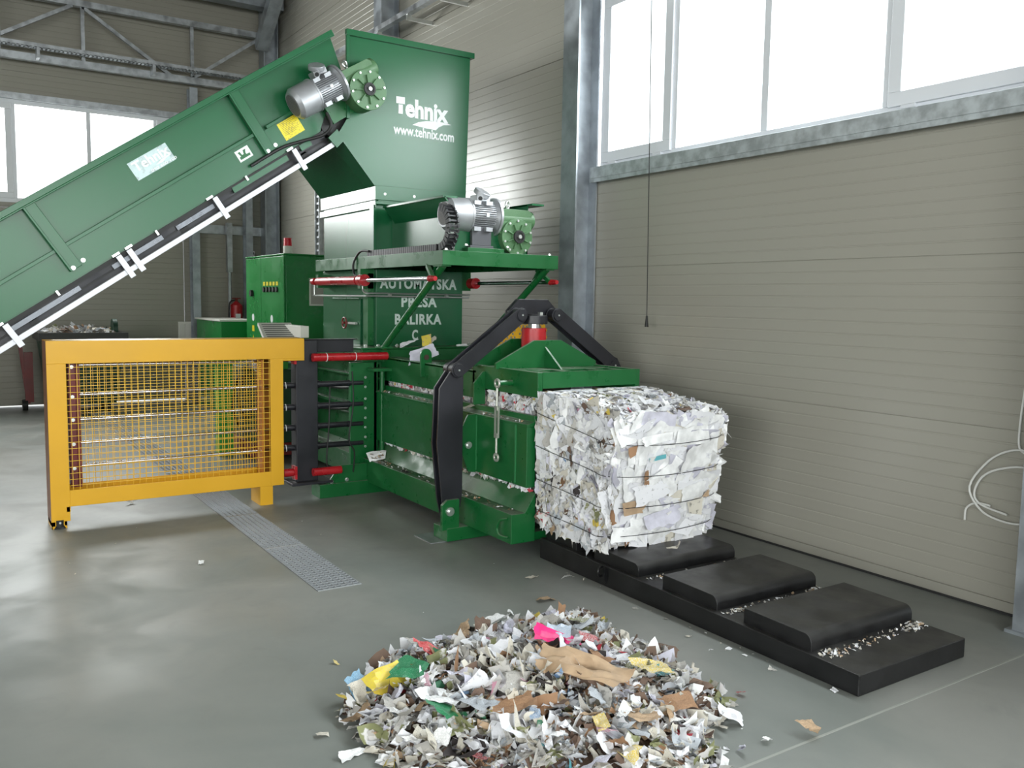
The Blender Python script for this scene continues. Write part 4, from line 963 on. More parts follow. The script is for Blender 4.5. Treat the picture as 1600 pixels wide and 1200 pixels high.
for _ in range(900):    # top
    x = rg.uniform(BX0 + .02, BX1 - .02); y = rg.uniform(BY0 + .02, BY1 - .02); s = rg.uniform(.02, .07)
    n = Vector((rg.gauss(0, .12), rg.gauss(0, .12), 1))
    add_sheet(b, basis(n, rg.uniform(0, 6.28), (x, y, BZ1 + rg.uniform(.002, .02)), (s, s * .7, s)), bale_w(), n=3, fold=.2, rough=.15)
for _ in range(330):    # front: bigger, flatter, whiter sheets
    y = rg.uniform(BY0 + .04, BY1 - .04); z = rg.uniform(BZ0 + .03, BZ1 - .03); s = rg.uniform(.04, .13)
    n = Vector((1, rg.gauss(0, .10), rg.gauss(0, .14)))
    w = random.choices([MI['paper_white'], MI['paper_bright'], MI['paper_cream'], MI['paper_lilac']], [34, 50, 4, 12])[0]
    e = 1 - ((y - 3.76) / .43) ** 2
    s2 = min(s, .45 - abs(y - 3.76) + .03)
    add_sheet(b, basis(n, rg.gauss(0, .35), (BX1 + .010 + .032 * e * rg.uniform(.3, 1), y, z), (s2, s2, s2 * .5)), w, n=6, fold=.07, rough=.09, torn=.07)
for _ in range(260):    # frayed edges
    e = rg.choice(('t', 'n', 'f', 'fr', 'bt'))
    tpar = rg.random(); s = rg.uniform(.02, .05)
    if e == 't': p = (BX1 - .01, BY0 + dy * tpar, BZ1)
    elif e == 'n': p = (BX1 - .01, BY0, BZ0 + dz * tpar)
    elif e == 'f': p = (BX1 - .01, BY1, BZ0 + dz * tpar)
    elif e == 'fr': p = (BX0 + dx * tpar, BY1, BZ1)
    else: p = (BX1 - .01, BY0 + dy * tpar, BZ0 + .02)
    n = Vector((rg.gauss(.5, .6), rg.gauss(0, .7), rg.gauss(.3, .6)))
    add_sheet(b, basis(n, rg.uniform(0, 6.28), p, (s, s * .7, s)), bale_w(), n=4, fold=.6, rough=.2)
def bshape(p):
    hz = (p.z - BZ0) / dz; hx = (BX1 - p.x) / dx
    q = Vector((p.x - .09 * (1 - hz) * (1 - hx), p.y, p.z + .10 * hx * hz))
    if q.x < -4.30: q.z = min(q.z, 1.112 - max(0, q.x + 4.66) * .04)
    if q.x < -4.70: q.x = -4.70
    return q
b.v = [bshape(p) for p in b.v]
bale_body = b.build('bale_body', PM, bl, smooth=True, fix=False)
for zt in (.87, .675, .48, .30):
    b = MB(); pts = []
    for k in range(9): x = BX0 + .02 + (dx - .03) * k / 8; pts.append((x, BY0 - .046 - .003 * math.sin(k), zt + .02 * (1 - k / 8)))
    for k in range(1, 12): tt = k / 12; pts.append((BX1 + .046 + .036 * (1 - (2 * tt - 1) ** 2), BY0 + dy * tt, zt - .012 * math.sin(math.pi * tt)))
    for k in range(9): x = BX1 - (dx - .02) * k / 8; pts.append((x, BY1 + .012, zt))
    pts = [bshape(Vector(p)) for p in pts]; b.tube(pts, .0022, 6, 3); b.build('baling_wire', WIRE, bl)
def flap(name, mname, loc, nrm, spin, size, lab, par, fold=.3, rough=.12, n=6):
    loc = Vector(loc)
    if par is bl: loc = bshape(loc)
    mb = MB(); add_sheet(mb, basis(nrm, spin, loc, size), 0, n=n, fold=fold, rough=rough, curl=.3)
    o = mb.build(name, PM[MI[mname]] if isinstance(mname, str) else mname, par, fix=False)
    if lab: o['label'] = lab
    return o
XF_ = BX1 + .062; BALE_H = True
for nm, mn, (y, z), sz, lab in (('paper_flap', 'paper_kraft', (3.42, .83), (.035, .03, .03), 'small brown cardboard piece'), ('paper_flap', 'paper_kraft', (3.56, .65), (.022, .05, .03), 'brown torn strip'),
                           ('paper_flap', 'paper_tan', (3.49, .47), (.08, .06, .04), 'large tan cardboard patch'), ('paper_flap', 'paper_teal', (3.62, .77), (.06, .014, .02), 'teal printed edge'),
                           ('paper_flap', 'paper_bright', (3.62, .90), (.13, .06, .04), 'large blank white sheet'), ('paper_flap', 'paper_bright', (3.90, .90), (.14, .07, .05), None), ('paper_flap', 'paper_bright', (3.96, .76), (.12, .09, .06), None),
                           ('paper_flap', 'paper_bright', (3.66, .70), (.16, .05, .04), None), ('paper_flap', 'paper_lilac', (3.72, .38), (.15, .08, .06), None), ('paper_flap', 'paper_bright', (3.98, .52), (.10, .07, .08), None),
                           ('paper_flap', 'paper_bright', (3.45, .31), (.10, .08, .04), None), ('paper_flap', 'paper_white', (3.60, .56), (.14, .06, .06), None), ('paper_flap', 'paper_tan', (4.08, .50), (.03, .05, .04), None), ('paper_flap', 'paper_cream', (4.0, .42), (.06, .08, .06), None)):
    flap(nm, mn, (XF_, y, z), (1, rg.uniform(-.1, .1), rg.uniform(-.1, .1)), rg.uniform(-.25, .25) + (0 if BALE_H else math.pi / 2), sz, lab, bl, fold=.15, rough=.07)
for y, z, sz, mn in ((4.20, .93, .09, 'paper_bright'), (4.22, .85, .08, 'paper_bright'), (4.20, .72, .08, 'paper_bright'), (4.22, .79, .07, 'paper_lilac'), (4.17, .55, .06, 'paper_cream'), (4.18, .47, .06, 'paper_bright'), (4.14, .35, .05, 'paper_bright'), (4.13, .28, .06, 'paper_bright')):
    flap('paper_flap', mn, (BX1 + .02, y, z), (1, -.6, .1), rg.uniform(0, 3), (sz, sz * .7, sz), None, bl, fold=.7, rough=.15)
for (x, z), sz, mn, lab in (((-4.36, .66), .03, 'paper_blue', 'small blue wrapper'), ((-4.02, .62), .035, 'paper_pink', 'dull pink wrapper'), ((-4.55, .52), .04, 'paper_olive', 'dark olive wrapper'), ((-4.30, .42), .045, 'paper_cream', None), ((-4.23, .41), .04, 'paper_dark', None), ((-4.66, .93), .03, 'paper_red', 'red scrap near the frame'),
                       ((-4.06, .30), .035, 'paper_red', 'bright red scrap'), ((-4.10, .92), .04, 'paper_yellow', 'yellow green wrapper'), ((-4.62, .27), .05, 'paper_red', None), ((-4.52, .25), .07, 'paper_tan', 'tan roll end')):
    flap('paper_flap', mn, (x, BY0 - .026, z), (rg.uniform(-.2, .2), -1, rg.uniform(-.1, .3)), rg.uniform(0, 3), (sz, sz * .6, sz * .5), lab, bl, fold=.4)
o = flap('paper_scrap', 'paper_olive', (-4.30, 3.345, .222), (0, -.5, .8), .4, (.07, .03, .03), None, None); tag(o, 'dark olive green wrapper poking out under the bale on the table edge', 'paper scrap')
o = flap('paper_scrap', 'paper_cream', (-3.80, 3.72, .222), (.2, -.2, 1), .4, (.055, .04, .04), None, None, fold=.5); tag(o, 'crumpled cream scrap lying on the first pad under the bale front', 'paper scrap')

# ---- bale still inside the channel
b = MB(); b.cur = MI['paper_newsprint']; b.box(-7.1, -4.74, YN + .055, YF - .06, .20, 1.02)
for _ in range(900):
    x = rg.uniform(-7.05, -4.76); low = rg.random() < .3; z = rg.uniform(.43, .46) if low else rg.uniform(.93, 1.05); s = rg.uniform(.012, .04)
    add_sheet(b, basis((rg.gauss(0, .5), -1, rg.gauss(0, .4)), rg.uniform(0, 6.28), (x, (YN - .005) if low else YN + .045, z), (s, s, s * .4)), bale_w() if rg.random() > .05 else MI['paper_red'], n=3, fold=.3, rough=.2)
tag(b.build('paper_bale', PM, fix=False), 'compressed paper bale still inside the press channel, showing through the side gaps', 'bale')

# ---- heap on the floor
HC = Vector((-2.97, 2.13, 0)); HR = .745
def heap_r(a): return HR * (1 + .10 * math.sin(3 * a + 1) + .06 * math.sin(5 * a + 2.2) + .05 * math.sin(9 * a))
def heap_h(x, y):
    d = Vector((x - HC.x, y - HC.y)); a = math.atan2(d.y, d.x); q = d.length / heap_r(a)
    if q >= 1: return 0
    return .135 * (1 - q * q) ** .65 * (1 + .35 * noise.noise(Vector((x * 4, y * 4, 0)))) + .01
b = MB(); b.cur = MI['paper_brown_print']
NA, NR = 40, 10; vs = [Vector((HC.x, HC.y, heap_h(HC.x, HC.y) * .8))]; fs = []
for i in range(1, NR + 1):
    for k in range(NA):
        a = 2 * math.pi * k / NA; r = heap_r(a) * .97 * i / NR; x = HC.x + r * math.cos(a); y = HC.y + r * math.sin(a); vs.append(Vector((x, y, max(.001, heap_h(x, y) * .75 - .004) if i < NR else .001)))
for k in range(NA): fs.append((0, 1 + k, 1 + (k + 1) % NA))
for i in range(NR - 1):
    for k in range(NA): fs.append((1 + i * NA + k, 1 + (i + 1) * NA + k, 1 + (i + 1) * NA + (k + 1) % NA, 1 + i * NA + (k + 1) % NA))
b.add(vs, fs)
for _ in range(4600):
    a = rg.uniform(0, 2 * math.pi); q = math.sqrt(rg.random()) * 1.04; r = heap_r(a) * q; x = HC.x + r * math.cos(a); y = HC.y + r * math.sin(a); h = heap_h(x, y)
    s = rg.uniform(.010, .022) if rg.random() < .55 else rg.uniform(.022, .055)
    n = Vector((rg.gauss(0, .6), rg.gauss(0, .6), 1)); z = max(s * .35, h + rg.uniform(-.03, .012))
    add_sheet(b, basis(n, rg.uniform(0, 6.28), (x, y, z), (s, s, s)), pick() if rg.random() < .8 else rg.choice((MI['paper_newsprint'], MI['paper_brown_print'], MI['paper_olive'], MI['paper_cream'])), n=4 if s > .03 else 3, fold=.8, rough=.25, elong=rg.uniform(.8, 1.5))
tag(b.build('shredded_paper', PM, fix=False), 'heap of small shredded waste paper on the floor in front of the press', 'paper heap', kind='stuff')
# individual bigger scraps
TEMPL = []
for k in range(26):
    vs, fs = sheet(rg, n=7, fold=(.9 if k % 3 else .35), rough=.16, elong=rg.uniform(.9, 1.35)); me = bpy.data.meshes.new('paper_scrap'); me.from_pydata(vs, [], fs); me.materials.append(PM[0]); me.shade_smooth(); me.set_sharp_from_angle(angle=R(25))
    zmin = min(v.z for v in vs); TEMPL.append((me, zmin))
def place_scrap(x, y, z, s, mi, label, group, tilt=.5, name='paper_scrap', cat='paper scrap', sz=1.0, rest=False, tm=None):
    me, zmin = TEMPL[rg.randrange(len(TEMPL)) if tm is None else tm]
    o = bpy.data.objects.new(name, me); COL.objects.link(o)
    o.material_slots[0].link = 'OBJECT'; o.material_slots[0].material = PM[mi] if isinstance(mi, int) else mi
    n = Vector((rg.gauss(0, tilt), rg.gauss(0, tilt), 1)).normalized(); q = n.to_track_quat('Z', 'Y') @ Matrix.Rotation(rg.uniform(0, 6.28), 3, 'Z').to_quaternion()
    o.rotation_mode = 'QUATERNION'; o.rotation_quaternion = q; o.scale = (s, s, s * sz)
    lo = min((q @ Vector((v.co.x * s, v.co.y * s, v.co.z * s * sz))).z for v in me.vertices)
    if rest: z = -lo + .001
    else: z = max(z, -lo + .001)
    o.location = (x, y, z); tag(o, label, cat, group); return o
GL = {'paper_white': ('torn white paper scrap with faint grey print in the floor heap', 'white scraps in the heap'), 'paper_bright': ('blank bright white torn scrap in the floor heap', 'bright blank scraps in the heap'), 'paper_cream': ('cream coloured torn paper scrap in the floor heap', 'cream scraps in the heap'),
      'paper_newsprint': ('grey newsprint scrap in the floor heap', 'newsprint scraps in the heap'), 'paper_grey': ('bluish grey printed scrap in the floor heap', 'grey scraps in the heap'), 'paper_kraft': ('brown cardboard scrap in the floor heap', 'brown cardboard scraps in the heap'), 'paper_tan': ('light tan cardboard scrap in the floor heap', 'tan scraps in the heap'),
      'paper_dark': ('black printed scrap in the floor heap', 'black scraps in the heap'), 'paper_brown_print': ('dark brown printed scrap in the floor heap', 'dark brown scraps in the heap'), 'paper_yellow': ('yellow printed scrap in the floor heap', 'yellow scraps in the heap'), 'paper_red': ('red printed scrap in the floor heap', 'red scraps in the heap'),
      'paper_blue': ('blue printed scrap in the floor heap', 'blue scraps in the heap'), 'paper_green': ('dark green printed scrap in the floor heap', 'green scraps in the heap'), 'paper_pink': ('pink printed scrap in the floor heap', 'pink scraps in the heap'), 'paper_olive': ('olive coloured scrap in the floor heap', 'olive scraps in the heap'), 'paper_teal': ('teal printed scrap in the floor heap', 'teal scraps in the heap'), 'paper_lilac': ('pale lilac torn scrap in the floor heap', 'lilac scraps in the heap')}
for _ in range(270):
    a = rg.uniform(0, 2 * math.pi); q = math.sqrt(rg.random()) * .98; r = heap_r(a) * q; x = HC.x + r * math.cos(a); y = HC.y + r * math.sin(a); mi = pick(); nm = PAPER[mi][0]
    place_scrap(x, y, heap_h(x, y) + rg.uniform(.0, .02), rg.choice((rg.uniform(.028, .055), rg.uniform(.045, .085))), mi, GL[nm][0], GL[nm][1], tilt=.45)
MAG = mat('paper_magenta', (.80, .02, .20), .5, noise_amt=.1)
BLUEP = mat('paper_blue_pattern', (.08, .22, .36), .5, alt=(.35, .55, .70), alt_scale=60, alt_pos=(.48, .56))
REDP = mat('paper_red_pattern', (.62, .02, .03), .5, alt=(.85, .6, .58), alt_scale=60, alt_pos=(.55, .60))
YELP = mat('paper_yellow_print', (.78, .62, .06), .5, alt=(.5, .3, .3), alt_scale=45, alt_pos=(.58, .64))
GRNP = mat('paper_green_print', (.02, .22, .09), .45, alt=(.6, .75, .65), alt_scale=50, alt_pos=(.62, .66))
SKYP = mat('paper_pale_blue', (.55, .65, .80), .5, alt=(.8, .82, .86), alt_scale=18, alt_pos=(.5, .6))
heroes = [(-3.07, 2.30, .085, MAG, 'bright magenta torn sheet near the middle top of the heap', .3), (-3.12, 2.33, .095, SKYP, 'pale blue and white torn sheet just below the magenta sheet', .3), (-3.40, 1.78, .06, REDP, 'crumpled red patterned wrapper on the left of the heap', .5),
          (-3.20, 1.63, .10, GRNP, 'dark green printed card with pale script on the left of the heap', .25), (-3.22, 1.53, .085, YELP, 'crumpled yellow printed wrapper beside the green card', .6), (-3.28, 1.42, .065, BLUEP, 'crumpled blue patterned packet at the left edge of the heap', .6),
          (-3.16, 1.45, .05, PM[MI['paper_yellow']], 'yellow wrapper below the blue patterned packet', .5), (-3.52, 2.09, .10, PM[MI['paper_tan']], 'stiff folded brown grey magazine bundle at the back of the heap', .5), 
          (-2.80, 2.32, .08, PM[MI['paper_kraft']], 'brown cardboard piece behind the large cardboard sheet', .4), (-2.92, 2.10, .075, SKYP, 'pale blue leaflet with yellow print in the middle of the heap', .3), (-2.60, 1.60, .035, PM[MI['paper_red']], 'small plain red triangle of paper at the lower left of the heap', .4), (-2.62, 1.86, .03, PM[MI['paper_blue']], 'small bright blue and yellow wrapper in the lower middle of the heap', .4),
          (-2.45, 2.45, .065, PM[MI['paper_kraft']], 'flat brown card torn square at the right edge of the heap', .3), (-2.66, 2.50, .07, PM[MI['paper_yellow']], 'long yellow and red wrapper at the right of the heap', .4), (-2.45, 2.13, .08, PM[MI['paper_bright']], 'large bright white sheet at the lower right of the heap', .3), (-2.42, 2.02, .04, PM[MI['paper_yellow']], 'lemon yellow wrapper in the lower right of the heap', .5),
          (-2.72, 1.83, .085, PM[MI['paper_kraft']], 'folded brown cardboard in the lower middle of the heap', .4), (-2.38, 2.2, .065, PM[MI['paper_tan']], 'rolled tan cardboard tube piece at the lower right edge', .3), (-3.05, 1.75, .07, PM[MI['paper_lilac']], 'lilac white crumpled sheet right of the yellow wrapper', .5),
          (-2.95, 1.62, .09, PM[MI['paper_bright']], 'big curled white sheet at the left front of the heap', .6), (-2.82, 1.58, .06, GRNP, 'green and white curled card at the left front edge', .6), (-2.78, 1.70, .08, PM[MI['paper_grey']], 'grey blue folded leaflet left of the front cardboard', .5), (-3.30, 2.62, .06, PM[MI['paper_olive']], 'mustard coloured card at the back right of the heap', .5),
          (-3.60, 2.28, .06, PM[MI['paper_bright']], 'upright white strip at the back of the heap', 1.2), (-3.06, 2.50, .065, PM[MI['paper_red']], 'red and white crumpled wrapper at the right back of the heap', .5)]
for x, y, s, m_, lab, tl in heroes:
    place_scrap(x, y, heap_h(x, y) + .045, s, m_, lab, None, tilt=tl * .6, sz=.7, tm=3 * rg.randrange(8))
o = flap('paper_scrap', 'paper_tan', (-2.73, 2.17, heap_h(-2.73, 2.17) + .06), (.16, -.14, 1), math.atan2(.83, .55) + .25 + math.pi / 2, (.19, .085, .12), None, None, fold=.25, rough=.16, n=10); tag(o, 'large crumpled brown cardboard sheet on the right of the heap', 'paper scrap')
# loose scraps
loose = [(-3.95, 2.86, .045, 'paper_tan', 'flat tan scrap lying alone behind the heap'), (-2.10, 2.83, .065, 'paper_tan', 'crumpled brown and cream ball of paper alone at the lower right'), (-2.52, 2.885, .016, 'paper_red', 'tiny red scrap alone right of the heap'), (-5.63, 1.36, .028, 'paper_bright', 'thin white curl of paper on the floor between guard and heap'),
         (-7.6, 1.27, .030, 'paper_bright', 'white scrap on the floor under the yellow guard'), (-2.17, 2.53, .03, 'paper_lilac', 'pale lilac flake right of the heap front'), (-2.93, 1.25, .045, 'paper_bright', 'bright white torn piece alone at the left front of the heap'), (-3.12, 1.20, .022, 'paper_cream', 'small cream scrap left of the heap'), (-3.73, 1.50, .028, 'paper_yellow', 'small white and yellow wrapper left of the heap back'),
         (-2.42, 2.60, .055, 'paper_cream', 'crumpled cream paper just right of the heap'), (-2.35, 2.66, .045, 'paper_white', 'crumpled translucent white film right of the heap'), (-4.2, 3.2, .035, 'paper_bright', 'white scrap on the floor against the black table side'), (-3.85, 2.55, .02, 'paper_bright', 'tiny white flake behind the heap'), (-4.32, 3.02, .03, 'paper_cream', 'cream curl on the floor near the press end'), (-2.16, 2.66, .022, 'paper_bright', 'small white flake near the heap front right')]
for x, y, s, n_, lab in loose: place_scrap(x, y, 0, s, MI[n_], lab, None, tilt=.15, rest=True, sz=.7)
for _ in range(60):
    t_ = rg.random()
    if t_ < .5: x = rg.uniform(-4.7, -2.3); y = 3.30 - abs(rg.gauss(0, .05)) - .015; s = rg.uniform(.005, .016)
    elif t_ < .75: a = rg.uniform(0, 6.28); r = heap_r(a) * rg.uniform(1.02, 1.18); x = HC.x + r * math.cos(a); y = HC.y + r * math.sin(a); s = rg.uniform(.008, .025)
    else: x = rg.uniform(-6.8, -2.); y = rg.uniform(.6, 3.0); s = rg.uniform(.004, .009)
    if (x - HC.x) ** 2 + (y - HC.y) ** 2 < .5: continue
    if y > 2.9 and x < -4.68: continue
    if GY0 - .05 < y < GY1 + .05 and x < GX1 + .05: continue
    place_scrap(x, y, 0, s, MI[rg.choice(['paper_bright', 'paper_cream', 'paper_white', 'paper_newsprint'])], 'tiny torn paper flake lying loose on the concrete floor', 'loose paper flakes on the floor', tilt=.1, rest=True, sz=.6)
# debris on the table between pads
b = MB()
for _ in range(420):
    k = rg.choice((-2.47, -2.49, -3.08, -3.67, -3.07, -2.45)); x = k + rg.uniform(0, .05) ; y = rg.uniform(3.34, 4.12) if rg.random() < .5 else rg.choice((3.42, 4.08)) + rg.gauss(0, .04); y = min(max(y, 3.33), 4.13); s = rg.uniform(.003, .011)
    add_sheet(b, basis((rg.gauss(0, .4), rg.gauss(0, .4), 1), rg.uniform(0, 6.28), (x, y, padz(x) + s * .4 + .001), (s, s, s)), rg.choice([0, 1, 2, 2, 3, 6]), n=2, fold=.5, rough=.2)
tag(b.build('paper_crumbs', PM, fix=False), 'fine paper crumbs collected between the pads of the black table', 'paper crumbs', kind='stuff')
# debris on press ledges
b = MB()
for _ in range(420):
    m_ = rg.random()
    if m_ < .4: x = rg.uniform(-7.0, -5.55); y = rg.uniform(3.245, 3.285); z = .897
    elif m_ < .6: x = rg.uniform(-5.35, -4.8); y = rg.uniform(3.245, 3.285); z = .897
    elif m_ < .85: x = rg.uniform(-7.0, -4.8); y = rg.uniform(3.13, 3.21); z = .302
    else: x = rg.gauss(-6.95, .04); y = rg.uniform(3.13, 3.22); z = .31 + rg.uniform(0, .04)
    s = rg.uniform(.003, .010) * (2. if m_ >= .85 else 1)
    add_sheet(b, basis((rg.gauss(0, .4), rg.gauss(0, .4), 1), rg.uniform(0, 6.28), (x, y, z + s * .4), (s, s, s)), rg.choice([0, 1, 2, 3, 6, 5]), n=2, fold=.5, rough=.2)
tag(b.build('paper_crumbs', PM, fix=False), 'paper crumbs lying on the green ledges of the press', 'paper crumbs', kind='stuff')
def single(name, mn, loc, nrm, spin, size, lab, fold=.3):
    o = flap(name, mn, loc, nrm, spin, size, None, None, fold=fold); tag(o, lab, 'paper scrap'); return o
single('paper_scrap', 'paper_lilac', (-6.55, 3.42, 1.245), (.8, -.5, .6), .3, (.12, .065, .06), 'large pale lilac sheet lying on the press top left of the lifting lug', .25)
single('paper_scrap', 'paper_grey', (-6.0, 3.58, 1.20), (.3, -.1, .9), 1.6, (.10, .18, .06), 'grey crumpled sheet on the press top behind the lifting lug', .35)
single('paper_scrap', 'paper_white', (-7.0, 3.52, 1.31), (.9, 0, .5), .2, (.09, .04, .04), 'white scrap lying against the foot of the lettered chute', .3)
single('paper_scrap', YELP, (-7.0, 3.69, 1.34), (1, 0, .25), 1.57, (.05, .05, .03), 'yellow striped wrapper leaning on the lettered chute', .2)
single('paper_scrap', 'paper_cream', (-7.01, 3.76, 1.345), (1, .1, .2), .5, (.05, .045, .03), 'cream scrap right of the yellow striped wrapper', .3)
single('paper_scrap', 'paper_bright', (-7.0, 4.05, 1.29), (.7, 0, .8), .1, (.06, .02, .02), 'thin white strip at the chute foot near the far brace', .3)
single('paper_scrap', 'paper_bright', (-6.93, 3.17, .345), (.5, -.4, .8), .3, (.07, .05, .05), 'white crumpled scrap on the base beam beside the guide tube', .5)
single('paper_scrap', 'paper_cream', (-5.52, 3.265, .925), (.1, -.4, 1), .9, (.055, .03, .03), 'cream scrap on the ledge beside the black yoke arm', .4)
single('paper_scrap', 'paper_bright', (-4.93, 3.17, .312), (.1, -.1, 1), .9, (.035, .014, .02), 'narrow white triangle of paper on the base beam end', .4)
single('paper_scrap', 'paper_red', (-4.64, 3.33, .99), (.1, -.9, .3), .9, (.03, .025, .02), 'small red scrap squeezed at the press mouth beside the bale', .4)

# ------------------------------------------------------------ things behind
# cabinet
cb = thing('control_cabinet', (-11.6, 4.2, 0), 'tall green two door electrical control cabinet behind the press', 'cabinet')
CX0, CX1, CY0, CY1, CZ = -12.4, -10.8, 3.70, 4.62, 2.25
b = MB(); b.box(CX0, CX1, CY0, CY1, .1, CZ - .02); b.box(CX0 - .015, CX1 + .015, CY0 - .03, CY1, CZ - .02, CZ); b.build('body', GREEN_CAB, cb, .006)
b = MB(); b.box(CX0 + .02, CX1 - .02, CY0 + .02, CY1 - .02, 0, .1); b.build('plinth', BLACK, cb)
mid = -11.72
for x0, x1 in ((CX0 + .01, mid - .005), (mid + .005, CX1 - .01)):
    b = MB(); b.box(x0, x1, CY0 - .025, CY0, .12, CZ - .03); d_ = b.build('door', GREEN_CAB, cb, .005)
    b = MB(); b.box(x0 + .06, x0 + .09, CY0 - .05, CY0 - .025, 1.02, 1.10); b.build('handle', RUBBER, d_)
    xs = (x0 + x1) / 2 - .02
    for z, m_, sh in ((1.42, DEC_W, 0), (1.27, DEC_Y, 1), (1.13, DEC_Y, 2), (1.0, DEC_W, 2), (.88, DEC_W, 0)):
        b = MB()
        if sh == 0: b.cyl((xs, CY0 - .026, z), (xs, CY0 - .028, z), .05, 18)
        elif sh == 1: b.box(xs - .05, xs + .05, CY0 - .028, CY0 - .026, z - .04, z + .04)
        else: b.prism([(xs - .055, z - .045), (xs + .055, z - .045), (xs, z + .055)], CY0 - .028, CY0 - .026, 'y')
        b.build('warning_sticker', m_, d_, smooth=False)
b = MB(); b.cyl((CX0 + .30, CY0 - .025, 1.75), (CX0 + .30, CY0 - .06, 1.75), .045, 18); b.build('main_switch', RUBBER, cb)
for k in range(5):
    x = -11.58 + k * .13; b = MB(); b.cyl((x, CY0 - .025, 1.80), (x, CY0 - .045, 1.80), .035, 14); bz = b.build('button', RUBBER, cb)
    b = MB(); b.box(x - .04, x + .04, CY0 - .029, CY0 - .026, 1.85, 1.90); b.build('button_label', DEC_Y, cb)
b = MB(); b.box(CX1, CX1 + .018, 4.0, 4.27, 1.60, 1.95); vp_ = b.build('vent_frame', WHITE_P, cb, .003)
b = MB(); b.box(CX1 + .018, CX1 + .020, 4.02, 4.25, 1.62, 1.93); b.build('vent_filter', GREY_PANEL, vp_)
for x, y in ((CX0 + .12, CY0 + .06), (CX1 - .1, CY1 - .08)):
    b = MB(); b.torus((x, y, CZ + .045), (0, 1, 0), .03, .007); b.cyl((x, y, CZ), (x, y, CZ + .02), .012, 8); b.build('lifting_eye', RUBBER, cb)
b = MB(); b.cyl((-10.95, 3.78, CZ), (-10.95, 3.78, CZ + .10), .055, 20); bc = b.build('beacon_base', WHITE_P, cb)
b = MB(); b.cyl((-10.95, 3.78, CZ + .10), (-10.95, 3.78, CZ + .20), .052, 20, r2=.048); b.build('beacon_lens', LAMP_RED, bc)
# low box
lb = thing('junction_cabinet', (-13.4, 3.7, 0), 'low green steel box with pale lid in front of the extinguisher', 'cabinet')
b = MB(); b.box(-14.4, -13.0, 3.48, 4.05, .0, 1.335); b.build('body', GREEN_CAB, lb, .006)
b = MB(); b.box(-14.45, -12.98, 3.46, 4.07, 1.335, 1.36); b.build('lid', WHITE_P, lb, .004)
# extinguisher
fe = thing('fire_extinguisher', (-14.55, 4.16, 1.1), 'red fire extinguisher hanging on the back wall beside the slim column', 'fire extinguisher')
b = MB(); b.cyl((-14.62, 4.17, 1.12), (-14.62, 4.17, 1.56), .095, 22); b.cyl((-14.62, 4.17, 1.56), (-14.62, 4.17, 1.62), .095, 22, r2=.03); b.build('tank', RED, fe)
b = MB(); b.box(-14.64, -14.60, 4.15, 4.19, 1.62, 1.66); b.box(-14.63, -14.61, 4.10, 4.24, 1.66, 1.68); b.build('valve', DARK_RED, fe)
b = MB(); b.tube([(-14.62, 4.14, 1.64), (-14.60, 4.06, 1.6), (-14.58, 4.04, 1.4), (-14.58, 4.04, 1.2)], .012, 8); b.build('hose', RUBBER, fe)
b = MB(); b.box(-14.524, -14.518, 4.13, 4.21, 1.3, 1.42); b.build('label_plate', DEC_W, fe)
b = MB(); b.box(-14.9, -14.70, 4.14, 4.20, 1.38, 1.42); b.build('wall_bracket', STEEL, fe)
# cooler + power unit
pu = thing('hydraulic_power_unit', (-9.4, 2.9, 0), 'green framed hydraulic power unit with white louvred cooler behind the yellow guard', 'hydraulic unit')
b = MB(); b.box(-9.9, -8.9, 2.74, 3.14, .18, .95); b.build('tank', mat('dark_green_tank', (.01, .05, .02), .5, noise_amt=.2), pu, .01)
b = MB(); b.box(-9.55, -9.40, 2.48, 2.64, 0.0, 1.02); b.build('frame_post', GREEN_LIGHT, pu, .003)
b = MB(); b.box(-9.9, -8.9, 2.70, 3.18, .05, .18); b.build('drip_tray', DARK_RED, pu)
b = MB(); b.box(-9.55, -9.35, 2.35, 3.0, 1.0, 1.12); b.build('cross_beam', GREEN_LIGHT, pu, .003)
b = MB(); b.tube([(-9.2, 2.72, .9), (-9.15, 2.62, .7), (-9.2, 2.66, .5), (-9.25, 2.74, .42)], .018, 8); b.tube([(-9.5, 2.72, .85), (-9.3, 2.60, .55), (-9.5, 2.72, .3)], .014, 8); b.build('hose', RUBBER, pu)
b = MB(); b.cyl((-9.3, 2.86, .95), (-9.3, 2.86, 1.18), .11, 20); b.build('pump_motor', ALU, pu)
b = MB(); b.add([(-8.85, 2.80, 1.28), (-8.85, 3.20, 1.28), (-9.25, 3.22, 1.43), (-9.25, 2.86, 1.43), (-8.87, 2.80, 1.25), (-8.87, 3.20, 1.25), (-9.27, 3.22, 1.40), (-9.27, 2.86, 1.40)], [(0, 1, 2, 3), (7, 6, 5, 4), (0, 4, 5, 1), (1, 5, 6, 2), (2, 6, 7, 3), (3, 7, 4, 0)])
b.box(-9.2, -8.95, 2.85, 3.18, 1.1, 1.27); cl = b.build('cooler_panel', WHITE_P, pu, .003)
b = MB()
for k in range(7):
    t0 = .08 + k * .125; p = Vector((-8.85, 0, 1.283)).lerp(Vector((-9.25, 0, 1.433)), t0); p1 = Vector((-8.85, 0, 1.283)).lerp(Vector((-9.25, 0, 1.433)), t0 + .045)
    b.add([(p.x, 2.84 + .05 * t0, p.z), (p.x, 3.17, p.z), (p1.x, 3.17, p1.z), (p1.x, 2.84 + .05 * t0, p1.z)], [(0, 1, 2, 3)])
b.build('louvre_slots', mat('slot_dark', (.05, .05, .05), .8), cl, smooth=False, fix=False)
b = MB(); b.box(-9.6, -8.70, 3.13, 3.22, 1.29, 1.41); b.build('cooler_housing', WHITE_P, pu, .003)
b = MB(); b.box(-9.5, -9.40, 2.62, 2.72, 1.12, 1.2) if False else b.box(-9.2, -9.0, 2.9, 3.1, .95, 1.12); b.build('cooler_stand', GREEN_LIGHT, pu)
